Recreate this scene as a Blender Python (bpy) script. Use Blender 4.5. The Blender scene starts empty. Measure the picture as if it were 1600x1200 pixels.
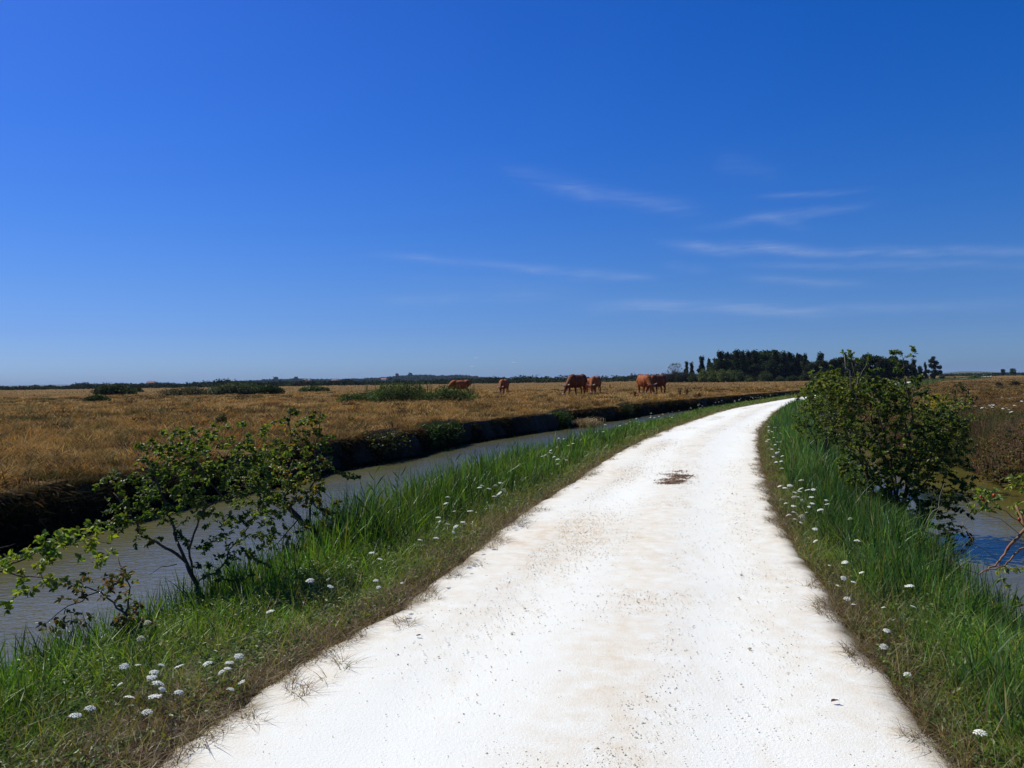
import bpy, math, random
import numpy as np
from mathutils import Matrix, Vector

random.seed(7)
rng = np.random.default_rng(11)
R = math.radians
PI = math.pi
SC = bpy.context.scene
COL = SC.collection

# ------------------------------------------------------------------ camera
H = 1.55            # eye height above the road
F = 1250.0          # focal length in pixels of the 1600 px wide photograph
cam_d = bpy.data.cameras.new('camera')
cam = bpy.data.objects.new('camera', cam_d)
COL.objects.link(cam)
cam_d.sensor_width = 36.0
cam_d.lens = 36.0 * F / 1600.0
cam_d.clip_start = 0.05
cam_d.clip_end = 30000
cam.location = (0, 0, H)
m = Matrix.Rotation(PI / 2 - math.atan(5 / F), 4, 'X') @ Matrix.Rotation(-math.atan(22 / 1600), 4, 'Z')
cam.rotation_euler = m.to_euler()
SC.camera = cam

# ------------------------------------------------------------------ exposure
SC.view_settings.view_transform = 'Standard'
SC.view_settings.look = 'None'
SC.view_settings.gamma = 1
SC.view_settings.exposure = 0.0
SC.view_settings.use_curve_mapping = False
SC.cycles.max_bounces = 8
SC.cycles.transparent_max_bounces = 8
SC.cycles.volume_bounces = 0

# ------------------------------------------------------------------ sun and sky
SUN_AZ = R(-54)      # measured from straight ahead (+Y), negative = left
SUN_EL = R(49)
sd = bpy.data.lights.new('sun', 'SUN')
sd.energy = 5.0
sd.angle = R(0.5)
sd.color = (1.0, 0.975, 0.84)
sun = bpy.data.objects.new('sun', sd)
COL.objects.link(sun)
sv = Vector((math.sin(SUN_AZ) * math.cos(SUN_EL), math.cos(SUN_AZ) * math.cos(SUN_EL), math.sin(SUN_EL)))
sun.rotation_euler = sv.to_track_quat('Z', 'Y').to_euler()

world = bpy.data.worlds.new('World')
SC.world = world
world.use_nodes = True
wn, wl = world.node_tree.nodes, world.node_tree.links
wn.clear()


class NT:
    """tiny helper for node maths"""
    def __init__(s, tree):
        s.t = tree
    def n(s, kind, **kw):
        nd = s.t.nodes.new(kind)
        for k, v in kw.items():
            setattr(nd, k, v)
        return nd
    def l(s, a, b):
        s.t.links.new(a, b)
    def m(s, op, *args, clamp=False):
        nd = s.n('ShaderNodeMath', operation=op)
        nd.use_clamp = clamp
        for i, a in enumerate(args):
            if isinstance(a, (int, float)):
                nd.inputs[i].default_value = a
            else:
                s.l(a, nd.inputs[i])
        return nd.outputs[0]
    def mix(s, f, a, b, blend='MIX'):
        nd = s.n('ShaderNodeMix', data_type='RGBA', blend_type=blend)
        for sock, v in ((nd.inputs[0], f), (nd.inputs[6], a), (nd.inputs[7], b)):
            if isinstance(v, (int, float)):
                sock.default_value = v
            elif isinstance(v, tuple):
                sock.default_value = (*v, 1) if len(v) == 3 else v
            else:
                s.l(v, sock)
        return nd.outputs[2]
    def noise(s, vec, scale, detail=4, rough=0.55, dist=0.0):
        nd = s.n('ShaderNodeTexNoise')
        nd.inputs['Scale'].default_value = scale
        nd.inputs['Detail'].default_value = detail
        nd.inputs['Roughness'].default_value = rough
        nd.inputs['Distortion'].default_value = dist
        if vec is not None:
            s.l(vec, nd.inputs['Vector'])
        return nd.outputs['Fac']
    def ramp(s, f, stops):
        nd = s.n('ShaderNodeValToRGB')
        e = nd.color_ramp.elements
        while len(e) > 1:
            e.remove(e[-1])
        e[0].position = stops[0][0]
        e[0].color = (*stops[0][1], 1) if isinstance(stops[0][1], tuple) else (stops[0][1],) * 3 + (1,)
        for p, c in stops[1:]:
            q = e.new(p)
            q.color = (*c, 1) if isinstance(c, tuple) else (c, c, c, 1)
        s.l(f, nd.inputs[0])
        return nd.outputs[0]
    def mapping(s, vec, scale=(1, 1, 1), rot=(0, 0, 0), loc=(0, 0, 0)):
        nd = s.n('ShaderNodeMapping')
        nd.inputs['Scale'].default_value = scale
        nd.inputs['Rotation'].default_value = rot
        nd.inputs['Location'].default_value = loc
        s.l(vec, nd.inputs['Vector'])
        return nd.outputs[0]


w = NT(world.node_tree)
sky = w.n('ShaderNodeTexSky', sky_type='NISHITA')
sky.sun_disc = False
sky.sun_elevation = SUN_EL
sky.sun_rotation = SUN_AZ
sky.altitude = 0
sky.air_density = 1.15
sky.dust_density = 0.5
sky.ozone_density = 4.0
gen = w.n('ShaderNodeTexCoord').outputs['Generated']
sep = w.n('ShaderNodeSeparateXYZ')
w.l(gen, sep.inputs[0])
X, Y, Z = sep.outputs
# a deep polarised-looking blue: per-channel gain on the physical sky, stronger overhead than at the horizon
elv = w.m('ARCSINE', Z)
gain = w.ramp(w.m('DIVIDE', elv, R(40), clamp=True), [
    (0.0, (.41, .59, 1.20)), (0.03, (.39, .58, 1.22)), (0.087, (.33, .48, 1.06)), (0.16, (.305, .455, .97)), (0.265, (.265, .43, .98)), (0.415, (.245, .405, 1.02)), (0.6, (.25, .385, 1.03)), (1.0, (.24, .38, .95))])
skyc = w.mix(1.0, sky.outputs[0], gain, 'MULTIPLY')
skyc = w.mix(1.0, skyc, (0.30, 0.0, 0.0), 'SUBTRACT')
skyc = w.mix(1.0, skyc, (0.0, 0.0, 0.0), 'LIGHTEN')
# thin cirrus: soft streaks along fixed directions of the sky
az = w.m('ARCTAN2', X, Y)
def px_dir(px, py):
    hx = px - 800
    hy = (606 - 22 * px / 1600) - py
    return math.atan(hx / F), math.atan(hy / math.hypot(F, hx))
comb = w.n('ShaderNodeCombineXYZ')
w.l(az, comb.inputs[0]); w.l(elv, comb.inputs[1])
aev = comb.outputs[0]
fib = w.noise(w.mapping(aev, (7, 60, 1)), 1.6, 6, 0.65, 0.8)
fib2 = w.noise(w.mapping(aev, (3.2, 22, 1), loc=(4, 2, 0)), 1.2, 4, 0.6, 1.5)
fibre = w.m('MULTIPLY', w.m('MULTIPLY', w.m('SUBTRACT', fib, 0.32, clamp=True), 3.0, clamp=True), w.m('MULTIPLY', w.m('SUBTRACT', fib2, 0.25, clamp=True), 2.4, clamp=True))
warp = w.m('MULTIPLY', w.m('SUBTRACT', w.noise(aev, 9, 3, 0.5), 0.5), 0.016)
streaks = [  # x0,y0,x1,y1, thickness px, strength
    (600, 401, 800, 415, 4, .6), (760, 411, 960, 432, 5, .75), (900, 430, 1020, 434, 4, .7),
    (790, 265, 930, 298, 9, .35), (870, 292, 1085, 326, 9, .65), (1190, 310, 1350, 297, 3.5, .4),
    (1110, 352, 1350, 321, 5, .65), (1180, 338, 1265, 357, 6, .35),
    (1050, 380, 1260, 392, 6, .7), (1150, 391, 1720, 393, 4.5, 1.25), (1200, 414, 1720, 411, 4, .7),
    (1170, 434, 1345, 444, 5, .6), (920, 477, 1300, 483, 8, .7), (1180, 486, 1620, 472, 6, .45),
    (580, 468, 880, 461, 7, .38), (640, 440, 900, 452, 9, .14), (1120, 255, 1220, 272, 12, .16), (1040, 415, 1110, 421, 5, .3)]
tot = None
elw = w.m('ADD', elv, warp)
for x0, y0, x1, y1, th, st in streaks:
    a0, e0 = px_dir(x0, y0)
    a1, e1 = px_dir(x1, y1)
    L = math.hypot(a1 - a0, e1 - e0)
    ux, uy = (a1 - a0) / L, (e1 - e0) / L
    ca, ce = (a0 + a1) / 2, (e0 + e1) / 2
    da = w.m('SUBTRACT', az, ca)
    de = w.m('SUBTRACT', elw, ce)
    u = w.m('ADD', w.m('MULTIPLY', da, ux * 2 / L), w.m('MULTIPLY', de, uy * 2 / L))
    v = w.m('ADD', w.m('MULTIPLY', da, -uy * F / (th * 1.35)), w.m('MULTIPLY', de, ux * F / (th * 1.35)))
    uu = w.m('MULTIPLY', u, u)
    gs = w.m('POWER', 2.71828, w.m('MULTIPLY', w.m('ADD', w.m('MULTIPLY', v, v), w.m('MULTIPLY', uu, uu)), -1.0))
    gs = w.m('MULTIPLY', gs, st)
    tot = gs if tot is None else w.m('ADD', tot, gs)
cl = w.m('MULTIPLY', tot, w.m('ADD', w.m('MULTIPLY', fibre, 0.95), 0.12))
cl = w.m('MULTIPLY', cl, 0.31, clamp=True)
final = w.mix(cl, skyc, (5.2, 6.0, 7.6))
bg = w.n('ShaderNodeBackground')
w.l(final, bg.inputs[0])
bg.inputs[1].default_value = 0.1008
wo = w.n('ShaderNodeOutputWorld')
w.l(bg.outputs[0], wo.inputs[0])

# ------------------------------------------------------------------ tags and mesh helpers
def tag(o, label=None, cat=None, group=None, kind=None):
    if label: o['label'] = label
    if cat: o['category'] = cat
    if group: o['group'] = group
    if kind: o['kind'] = kind
    return o

def empty(name, loc=(0, 0, 0), rz=0.0, scale=1.0):
    o = bpy.data.objects.new(name, None)
    o.empty_display_size = 0.2
    COL.objects.link(o)
    o.location = loc
    o.rotation_euler = (0, 0, rz)
    o.scale = (scale,) * 3 if isinstance(scale, (int, float)) else scale
    return o

def link(name, me, mat, parent=None):
    if mat and not me.materials:
        me.materials.append(mat)
    o = bpy.data.objects.new(name, me)
    COL.objects.link(o)
    if parent is not None:
        o.parent = parent
    return o

def copy_tree(o, parent=None):
    c = o.copy()
    COL.objects.link(c)
    c.parent = parent
    for ch in list(o.children):
        copy_tree(ch, c)
    return c

def np_mesh(name, V, T, colr=None, smooth=False):
    """triangle mesh from arrays"""
    me = bpy.data.meshes.new(name)
    V = np.ascontiguousarray(V, dtype=np.float32)
    T = np.ascontiguousarray(T, dtype=np.int32)
    n, k = T.shape
    me.vertices.add(len(V))
    me.vertices.foreach_set('co', V.ravel())
    me.loops.add(n * k)
    me.loops.foreach_set('vertex_index', T.ravel())
    me.polygons.add(n)
    me.polygons.foreach_set('loop_start', np.arange(0, n * k, k, dtype=np.int32))
    if smooth:
        me.polygons.foreach_set('use_smooth', np.ones(n, dtype=bool))
    else:
        me.polygons.foreach_set('use_smooth', np.zeros(n, dtype=bool))
    me.update(calc_edges=True)
    if colr is not None:
        a = me.attributes.new('Col', 'FLOAT_COLOR', 'POINT')
        c = np.ones((len(V), 4), dtype=np.float32)
        c[:, :3] = colr
        a.data.foreach_set('color', c.ravel())
    return me

_tab = np.random.default_rng(5).random((256, 256))
def vnoise(x, y, s=1.0, seed=0):
    x = np.asarray(x, float) / s + seed * 17.31
    y = np.asarray(y, float) / s + seed * 9.17
    xi = np.floor(x).astype(int); yi = np.floor(y).astype(int)
    fx = x - xi; fy = y - yi
    fx = fx * fx * (3 - 2 * fx); fy = fy * fy * (3 - 2 * fy)
    g = lambda a, b: _tab[a % 256, b % 256]
    return (g(xi, yi) * (1 - fx) + g(xi + 1, yi) * fx) * (1 - fy) + (g(xi, yi + 1) * (1 - fx) + g(xi + 1, yi + 1) * fx) * fy
def fbm(x, y, s, seed=0, o=3):
    t = 0; a = 1; n = 0
    for i in range(o):
        t = t + a * vnoise(x, y, s / 2 ** i, seed + i); n += a; a *= .5
    return t / n

# ------------------------------------------------------------------ materials
def new_mat(name):
    mt = bpy.data.materials.new(name)
    mt.use_nodes = True
    t = NT(mt.node_tree)
    mt.node_tree.nodes.clear()
    out = t.n('ShaderNodeOutputMaterial')
    b = t.n('ShaderNodeBsdfPrincipled')
    t.l(b.outputs[0], out.inputs[0])
    b.inputs['Specular IOR Level'].default_value = 0.3
    b.inputs['Roughness'].default_value = 0.8
    return mt, t, b, out

def leaf_mat(name, trans=0.3, rough=0.5, spec=0.35, gain=(1, 1, 1), tgain=(1.6, 1.7, 0.5)):
    """foliage: colour from the mesh's own leaf colours, a share of light passing through"""
    mt, t, b, out = new_mat(name)
    at = t.n('ShaderNodeAttribute', attribute_name='Col').outputs['Color']
    c = t.mix(1.0, at, gain, 'MULTIPLY')
    t.l(c, b.inputs['Base Color'])
    b.inputs['Roughness'].default_value = rough
    b.inputs['Specular IOR Level'].default_value = spec
    tr = t.n('ShaderNodeBsdfTranslucent')
    t.l(t.mix(1.0, c, tgain, 'MULTIPLY'), tr.inputs[0])
    mx = t.n('ShaderNodeMixShader')
    mx.inputs[0].default_value = trans
    t.l(b.outputs[0], mx.inputs[1]); t.l(tr.outputs[0], mx.inputs[2])
    t.l(mx.outputs[0], out.inputs[0])
    return mt

def noise_mat(name, c1, c2, scale=5, rough=0.85, bump=0.3, bscale=None, c3=None, stretch=(1, 1, 1), dist=0.02):
    mt, t, b, out = new_mat(name)
    g = t.n('ShaderNodeTexCoord').outputs['Object']
    v = t.mapping(g, stretch)
    f = t.noise(v, scale, 6, 0.6)
    stops = [(0.32, c1), (0.68, c2)]
    if c3: stops = [(0.28, c1), (0.5, c2), (0.72, c3)]
    t.l(t.ramp(f, stops), b.inputs['Base Color'])
    b.inputs['Roughness'].default_value = rough
    if bump:
        bp = t.n('ShaderNodeBump')
        bp.inputs['Strength'].default_value = bump
        bp.inputs['Distance'].default_value = dist
        t.l(t.noise(v, bscale or scale * 6, 5, 0.65), bp.inputs['Height'])
        t.l(bp.outputs[0], b.inputs['Normal'])
    return mt

M = {}
M['grass'] = leaf_mat('grass_blade', 0.32, 0.45, 0.3)
M['dry'] = leaf_mat('dry_grass_blade', 0.30, 0.8, 0.1, tgain=(1.15, 1.0, 0.75))
M['leaf'] = leaf_mat('leaf', 0.40, 0.5, 0.28)
M['leaf_far'] = leaf_mat('far_leaf', 0.15, 0.7, 0.15)
M['bark'] = noise_mat('dark_bark', (0.035, 0.022, 0.016), (0.12, 0.085, 0.06), 30, 0.9, 0.5, stretch=(1, 1, .3), dist=.004)
M['bark_pale'] = noise_mat('pale_twig_bark', (0.16, 0.12, 0.085), (0.34, 0.28, 0.21), 30, 0.9, 0.4, stretch=(1, 1, .3), dist=.004)
M['bark_tan'] = noise_mat('tan_branch_bark', (0.14, 0.065, 0.028), (0.33, 0.18, 0.09), 24, 0.85, 0.4, stretch=(1, 1, .3), dist=.004)
M['umbel'] = noise_mat('white_floret', (0.70, 0.69, 0.56), (0.86, 0.85, 0.76), 60, 0.8, 0)
M['umbel_old'] = noise_mat('fading_floret', (0.42, 0.40, 0.27), (0.62, 0.60, 0.47), 60, 0.8, 0)
M['stem'] = noise_mat('flower_stem', (0.07, 0.12, 0.03), (0.13, 0.17, 0.05), 20, 0.7, 0)

# field soil under the dry grass
def field_mat():
    mt, t, b, out = new_mat('dry_field')
    g = t.n('ShaderNodeTexCoord').outputs['Object']
    n1 = t.noise(g, 0.055, 5, 0.6)
    n2 = t.noise(g, 0.7, 5, 0.6)
    n3 = t.noise(g, 9, 4, 0.7)
    c = t.ramp(n1, [(0.3, (0.14, 0.095, 0.036)), (0.5, (0.23, 0.135, 0.048)), (0.7, (0.18, 0.115, 0.040))])
    c = t.mix(t.m('MULTIPLY', t.m('SUBTRACT', n2, 0.45, clamp=True), 2.2, clamp=True), c, (0.19, 0.125, 0.055))
    c = t.mix(t.ramp(n3, [(0.4, 0.0), (0.75, 0.7)]), c, (0.055, 0.038, 0.016))
    t.l(c, b.inputs['Base Color'])
    b.inputs['Roughness'].default_value = 1.0
    b.inputs['Specular IOR Level'].default_value = 0.05
    bp = t.n('ShaderNodeBump')
    bp.inputs['Strength'].default_value = 0.9
    bp.inputs['Distance'].default_value = 0.25
    t.l(t.m('ADD', n2, t.m('MULTIPLY', n3, 0.4)), bp.inputs['Height'])
    t.l(bp.outputs[0], b.inputs['Normal'])
    return mt
M['field'] = field_mat()
M['mud'] = noise_mat('bank_mud', (0.014, 0.010, 0.006), (0.055, 0.038, 0.022), 3, 0.95, 1.0, 14, dist=.06)
M['bed'] = noise_mat('channel_mud', (0.06, 0.05, 0.02), (0.11, 0.09, 0.04), 2, 0.9, 0.3)
M['verge'] = noise_mat('verge_soil', (0.045, 0.045, 0.018), (0.12, 0.10, 0.055), 5, 0.95, 0.8, 30, c3=(0.06, 0.075, 0.022), dist=.03)

# ------------------------------------------------------------------ layout curves (plan view, all as functions of Y)
def hor(px): return 606 - 22 * px / 1600
def GP(px, py, z=0.0):
    """ground point seen at a photo pixel, on the level z"""
    y = (H - z) * F / (py - hor(px))
    return (px - 800) / F * y, y
def P(px, py, y):
    """point at distance y along the view through a photo pixel (used to survey real positions)"""
    return Vector(((px - 800) / F * y, y, H - (py - hor(px)) * y / F))

def curve(pts, near_slope=None):
    pts = sorted([(b, a) for a, b in pts])
    ys = np.array([p[0] for p in pts]); xs = np.array([p[1] for p in pts])
    s0 = near_slope if near_slope is not None else (xs[1] - xs[0]) / (ys[1] - ys[0])
    s1 = (xs[-1] - xs[-2]) / (ys[-1] - ys[-2])
    def f(y):
        y = np.asarray(y, float)
        r = np.interp(y, ys, xs)
        r = np.where(y < ys[0], xs[0] + (y - ys[0]) * s0, r)
        return np.where(y > ys[-1], xs[-1] + (y - ys[-1]) * s1, r)
    # smooth it a little
    def g(y):
        y = np.asarray(y, float)
        k = 0.06 * np.abs(y) + 0.25
        return (f(y - k) + 2 * f(y) + f(y + k)) / 4
    return g

far_road = [(91, 185), (114, 212), (192, 340), (420, 700), (900, 1400)]
RL = curve([GP(*p) for p in [(280, 1195), (433, 1087), (507, 1030), (577, 990), (650, 953), (700, 910), (750, 872), (825, 807), (855, 782), (900, 762), (925, 737), (990, 697), (1050, 670), (1100, 653), (1131, 642), (1187, 631), (1240, 622)]] + [(26.4, 69)] + far_road, 0.12)
RR = curve([GP(*p) for p in [(1460, 1195), (1400, 1130), (1350, 1050), (1300, 985), (1275, 930), (1240, 880), (1215, 835), (1198, 790), (1185, 740), (1179, 700), (1184, 670), (1208, 645), (1232, 632)]] + [(30.0, 69)] + [(x + 3.6, y) for x, y in far_road], 0.12)
BT0 = curve([(-30, -80), (-8.6, 0), (-6.1, 9.5), (-4.75, 14), (-3.2, 19.6), (-1.0, 26), (1.3, 30.5), (3.6, 35), (6.6, 41), (11.6, 50), (19.0, 62), (24.8, 71), (29.4, 80), (87.5, 185), (110, 212), (188, 340), (416, 700), (896, 1400)])
def BT(y):
    y = np.asarray(y, float)
    k = np.clip(1.4 - y / 90, .3, 1)
    return BT0(y) + k * ((fbm(y, y * 0 + 5.5, 2.6, 101, 2) - .5) * .8 + (fbm(y, y * 0 + 1.5, .8, 103, 2) - .5) * .38)
def LW(y): return RL(y) - np.interp(y, [0, 8, 12, 20, 30, 45, 70, 120, 200], [2.35, 2.1, 2.0, 1.8, 1.6, 1.5, 1.4, 1.4, 1.3])
def LT(y): return RL(y) - np.interp(y, [0, 10, 40, 100], [1.35, 1.2, 1.1, 0.9])
def RT(y): return RR(y) + 0.75
def RW(y): return RR(y) + np.interp(y, [0, 8, 14, 60], [1.22, 1.22, 1.4, 1.45])
RFW0 = curve([(12.5, -60), (9.4, 0), (9.2, 8), (8.9, 11), (8.5, 14), (9.15, 16.2), (9.35, 17.6), (8.9, 20), (8.9, 22), (9.6, 25), (12.2, 32), (16, 40), (32.5, 69), (97, 185), (120, 212), (198, 340), (426, 700), (906, 1400)])
def RFW(y): return np.maximum(RFW0(y), RW(y) + 0.15)
def RBT(y): return RFW(y) + 0.55
ZW = -0.33

def knots(y):
    y = np.asarray(y, float)
    bt = BT(y); lw = LW(y); lt = LT(y); rl = RL(y); rr = RR(y); rt = RT(y); rw = RW(y); rf = RFW(y); rb = RBT(y)
    bt = np.minimum(bt, lw - 0.6)
    wL = lw - (bt + .2)
    wR = rf - rw
    one = np.ones_like(y)
    xs = [bt - 60, bt - .5, bt - .05, bt + .10, bt + .22, bt + .22 + .3 * wL, lw - .3 * wL, lw, lt, rl - .02, rr + .02, rt, rw, rw + .4 * wR, rf - .3 * wR, rf, rb, rb + 40]
    zb = np.minimum(.7, .4 * wR + .05)
    zs = [.3 * one, .3 * one, .27 * one, -.1 * one, -.48 * one, -.9 * one, -.9 * one, ZW * one, -.05 * one, -.01 * one, -.01 * one, -.05 * one, ZW * one, ZW - zb, ZW - zb, ZW * one - .02, .22 * one, .3 * one]
    return np.stack(xs, -1), np.stack(zs, -1)

def ground_z(x, y):
    x = np.atleast_1d(np.asarray(x, float)); y = np.atleast_1d(np.asarray(y, float))
    kx, kz = knots(y)
    z = np.where(x <= kx[:, 0], kz[:, 0], kz[:, -1])
    for i in range(kx.shape[1] - 1):
        a, b = kx[:, i], kx[:, i + 1]
        mk = (x > a) & (x <= b)
        t = (x - a) / np.maximum(b - a, 1e-6)
        z = np.where(mk, kz[:, i] + t * (kz[:, i + 1] - kz[:, i]), z)
    return z

# ------------------------------------------------------------------ ground
def build_ground():
    ys = [-60, -40, -25, -15, -10, -7, -5, -3, -2, -1]
    y = 0.0
    while y < 90:
        ys.append(y); y += 0.12 + 0.012 * y
    while y < 12000:
        ys.append(y); y *= 1.035
    ys = np.array(ys)
    kx, kz = knots(ys)
    rowsX, rowsZ, kinds = [], [], []
    left = -np.geomspace(1, 9000, 46)[::-1]          # offsets left of bank top
    right = np.geomspace(1, 9000, 46)
    sub = [3, 3, 6, 4, 2, 2, 3, 8, 8, 2, 8, 6, 2, 2, 2, 5, 2]
    for i in range(len(ys)):
        xs = list(kx[i, 1] + left); zs = [.3] * 46; kd = [0] * 46
        for j in range(1, kx.shape[1] - 2):
            n = sub[j]
            for q in range(n):
                t = q / n
                xs.append(kx[i, j] + t * (kx[i, j + 1] - kx[i, j]))
                zs.append(kz[i, j] + t * (kz[i, j + 1] - kz[i, j]))
                kd.append([0, 0, 1, 1, 2, 2, 2, 3, 3, 3, 3, 3, 2, 2, 2, 1, 0, 0][j])
        xs.append(kx[i, -2]); zs.append(kz[i, -2]); kd.append(0)
        xs += list(kx[i, -2] + right); zs += [.3] * 46; kd += [0] * 46
        rowsX.append(xs); rowsZ.append(zs); kinds = kd
    GX = np.array(rowsX); GZ = np.array(rowsZ); GY = np.repeat(ys[:, None], GX.shape[1], 1)
    kd = np.array(kinds)
    # relief: the bank edge crumbles in and out, the field rolls a little
    bank = np.isin(kd, [1])[None, :] * np.exp(-np.maximum(GY, 0) / 400)
    GX = GX + bank * ((fbm(GX * .3, GY, 1.6, 3) - .5) * .8 + (fbm(GX * 2, GY, .5, 4) - .5) * .5) * (GZ < 5)
    near = np.exp(-(GY / 220) ** 2)
    fieldm = (kd == 0)[None, :]
    GZ = GZ + fieldm * (fbm(GX, GY, 4, 8) - .5) * .14 * near
    GZ = GZ + (kd == 3)[None, :] * (fbm(GX, GY, .5, 9) - .5) * .05 * near
    GZ = GZ + bank * (fbm(GX, GY, .4, 12) - .5) * .12
    n, mcols = GX.shape
    V = np.stack([GX, GY, GZ], -1).reshape(-1, 3)
    idx = np.arange(n * mcols).reshape(n, mcols)
    Q = np.stack([idx[:-1, :-1], idx[:-1, 1:], idx[1:, 1:], idx[1:, :-1]], -1).reshape(-1, 4)
    me = np_mesh('ground', V, Q, smooth=True)
    for k in ('field', 'mud', 'bed', 'verge'):
        me.materials.append(M[k])
    me.polygons.foreach_set('material_index', np.tile(kd[:-1], n - 1).astype(np.int32))
    o = bpy.data.objects.new('ground', me)
    COL.objects.link(o)
    tag(o, kind='structure')
build_ground()

# ------------------------------------------------------------------ road
def road_mat():
    mt, t, b, out = new_mat('chalk_gravel')
    at = t.n('ShaderNodeAttribute', attribute_name='Col')
    sp = t.n('ShaderNodeSeparateColor'); t.l(at.outputs['Color'], sp.inputs[0])
    rut, edge, soil = sp.outputs
    g = t.n('ShaderNodeTexCoord').outputs['Object']
    n1 = t.noise(g, 1.1, 5, 0.6)
    n2 = t.noise(g, 7, 5, 0.65)
    n3 = t.noise(g, 70, 4, 0.75)
    n4 = t.noise(t.mapping(g, (3.0, .7, 1), rot=(0, 0, .1)), 1.3, 5, 0.6)
    white = (0.80, 0.79, 0.735); beige = (0.68, 0.565, 0.415)
    fac = t.m('ADD', t.m('MULTIPLY', rut, 1.0), t.m('MULTIPLY', edge, 0.75))
    fac = t.m('MULTIPLY', fac, t.m('MULTIPLY', t.m('SUBTRACT', n2, 0.28, clamp=True), 2.6))
    patch = t.m('MULTIPLY', t.m('SUBTRACT', n4, 0.56, clamp=True), 3.2, clamp=True)
    fac = t.m('ADD', fac, t.m('MULTIPLY', patch, 0.55), clamp=True)
    c = t.mix(fac, white, beige)
    gr = t.m('MULTIPLY', t.m('SUBTRACT', n3, 0.56, clamp=True), 4.0, clamp=True)
    c = t.mix(t.m('MULTIPLY', gr, t.m('ADD', t.m('MULTIPLY', fac, 0.75), 0.10)), c, (0.46, 0.38, 0.29))
    c = t.mix(t.m('MULTIPLY', t.m('SUBTRACT', n1, 0.52, clamp=True), 1.6), c, (0.74, 0.735, 0.70))
    sf = t.m('MULTIPLY', soil, t.m('ADD', 0.35, t.m('MULTIPLY', n2, 1.3)), clamp=True)
    c = t.mix(sf, c, t.ramp(n3, [(0.35, (0.13, 0.10, 0.065)), (0.7, (0.40, 0.33, 0.24))]))
    t.l(c, b.inputs['Base Color'])
    b.inputs['Roughness'].default_value = 0.95
    b.inputs['Specular IOR Level'].default_value = 0.1
    bp = t.n('ShaderNodeBump')
    bp.inputs['Strength'].default_value = 0.5
    bp.inputs['Distance'].default_value = 0.012
    t.l(t.m('ADD', n3, t.m('MULTIPLY', n2, 0.35)), bp.inputs['Height'])
    t.l(bp.outputs[0], b.inputs['Normal'])
    return mt
M['road'] = road_mat()

def rut_value(s, x, y):
    """how much loose gravel lies at the share s (0 left edge .. 1 right edge)"""
    mid = np.exp(-((s - .53 - .03 * np.sin(y * .25)) / .11) ** 2) * (0.35 + .65 * fbm(x * 2, y, 3.5, 21))
    lp = np.exp(-((s - .22) / .12) ** 2) * np.clip(fbm(x * 1.2, y, 3.0, 22) - .45, 0, 1) * 2.6
    rp = np.exp(-((s - .84) / .10) ** 2) * np.clip(fbm(x * 1.2, y, 4.0, 23) - .42, 0, 1) * 1.3
    big = np.exp(-(((s - .30) / .15) ** 2 + ((y - 8.0) / 1.0) ** 2)) * .9
    return np.clip(mid + lp + rp + big, 0, 1)

def build_road():
    ys = [-60, -40, -25, -15, -8, -4, -2, -1]
    y = 0.0
    while y < 90:
        ys.append(y); y += 0.07 + 0.010 * y
    while y < 1400:
        ys.append(y); y *= 1.03
    ys = np.array(ys)
    K = 61
    s = np.linspace(0, 1, K)
    l, r = RL(ys)[:, None], RR(ys)[:, None]
    wl_ = (fbm(l, ys[:, None], .9, 31) - .5) * .10 + (fbm(l, ys[:, None], .16, 33) - .5) * .10 - .04
    wr_ = (fbm(r, ys[:, None], .9, 32) - .5) * .10 + (fbm(r, ys[:, None], .16, 34) - .5) * .10 - .03
    l = l + wl_ - .14; r = r + wr_ + .14
    soil = (np.clip(1 - s / .085, 0, 1) + np.clip(1 - (1 - s) / .085, 0, 1))[None, :]
    soil = np.clip(soil * 1.5 - .45 + (fbm(np.repeat(l, K, 1) + s[None, :] * 3, np.repeat(ys[:, None], K, 1), .35, 36) - .5) * 1.1 * (soil > 0), 0, 1)
    X_ = l + (r - l) * s[None, :]
    Y_ = np.repeat(ys[:, None], K, 1)
    S = np.repeat(s[None, :], len(ys), 0)
    crown = .022 * np.clip(np.sin(PI * S), 0, 1) ** .5
    rut = rut_value(S, X_, Y_)
    Z_ = .002 + crown + rut * .006 - .012 * np.exp(-((S - .28) / .1) ** 2) - .012 * np.exp(-((S - .76) / .1) ** 2) + (fbm(X_, Y_, .6, 35) - .5) * .016
    Z_[:, 0] = -.06; Z_[:, -1] = -.06; Z_[:, 1] = -.005; Z_[:, -2] = -.005
    Z_ = np.where(Y_ > 90, Z_ + .05, Z_)
    edge = np.exp(-(np.minimum(S, 1 - S) / .12) ** 2)
    V = np.stack([X_, Y_, Z_], -1).reshape(-1, 3)
    c = np.stack([rut, edge, soil], -1).reshape(-1, 3)
    n = len(ys)
    idx = np.arange(n * K).reshape(n, K)
    Q = np.stack([idx[:-1, :-1], idx[:-1, 1:], idx[1:, 1:], idx[1:, :-1]], -1).reshape(-1, 4)
    me = np_mesh('road', V, Q, c, smooth=True)
    o = link('road', me, M['road'])
    tag(o, kind='structure')
build_road()

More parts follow.
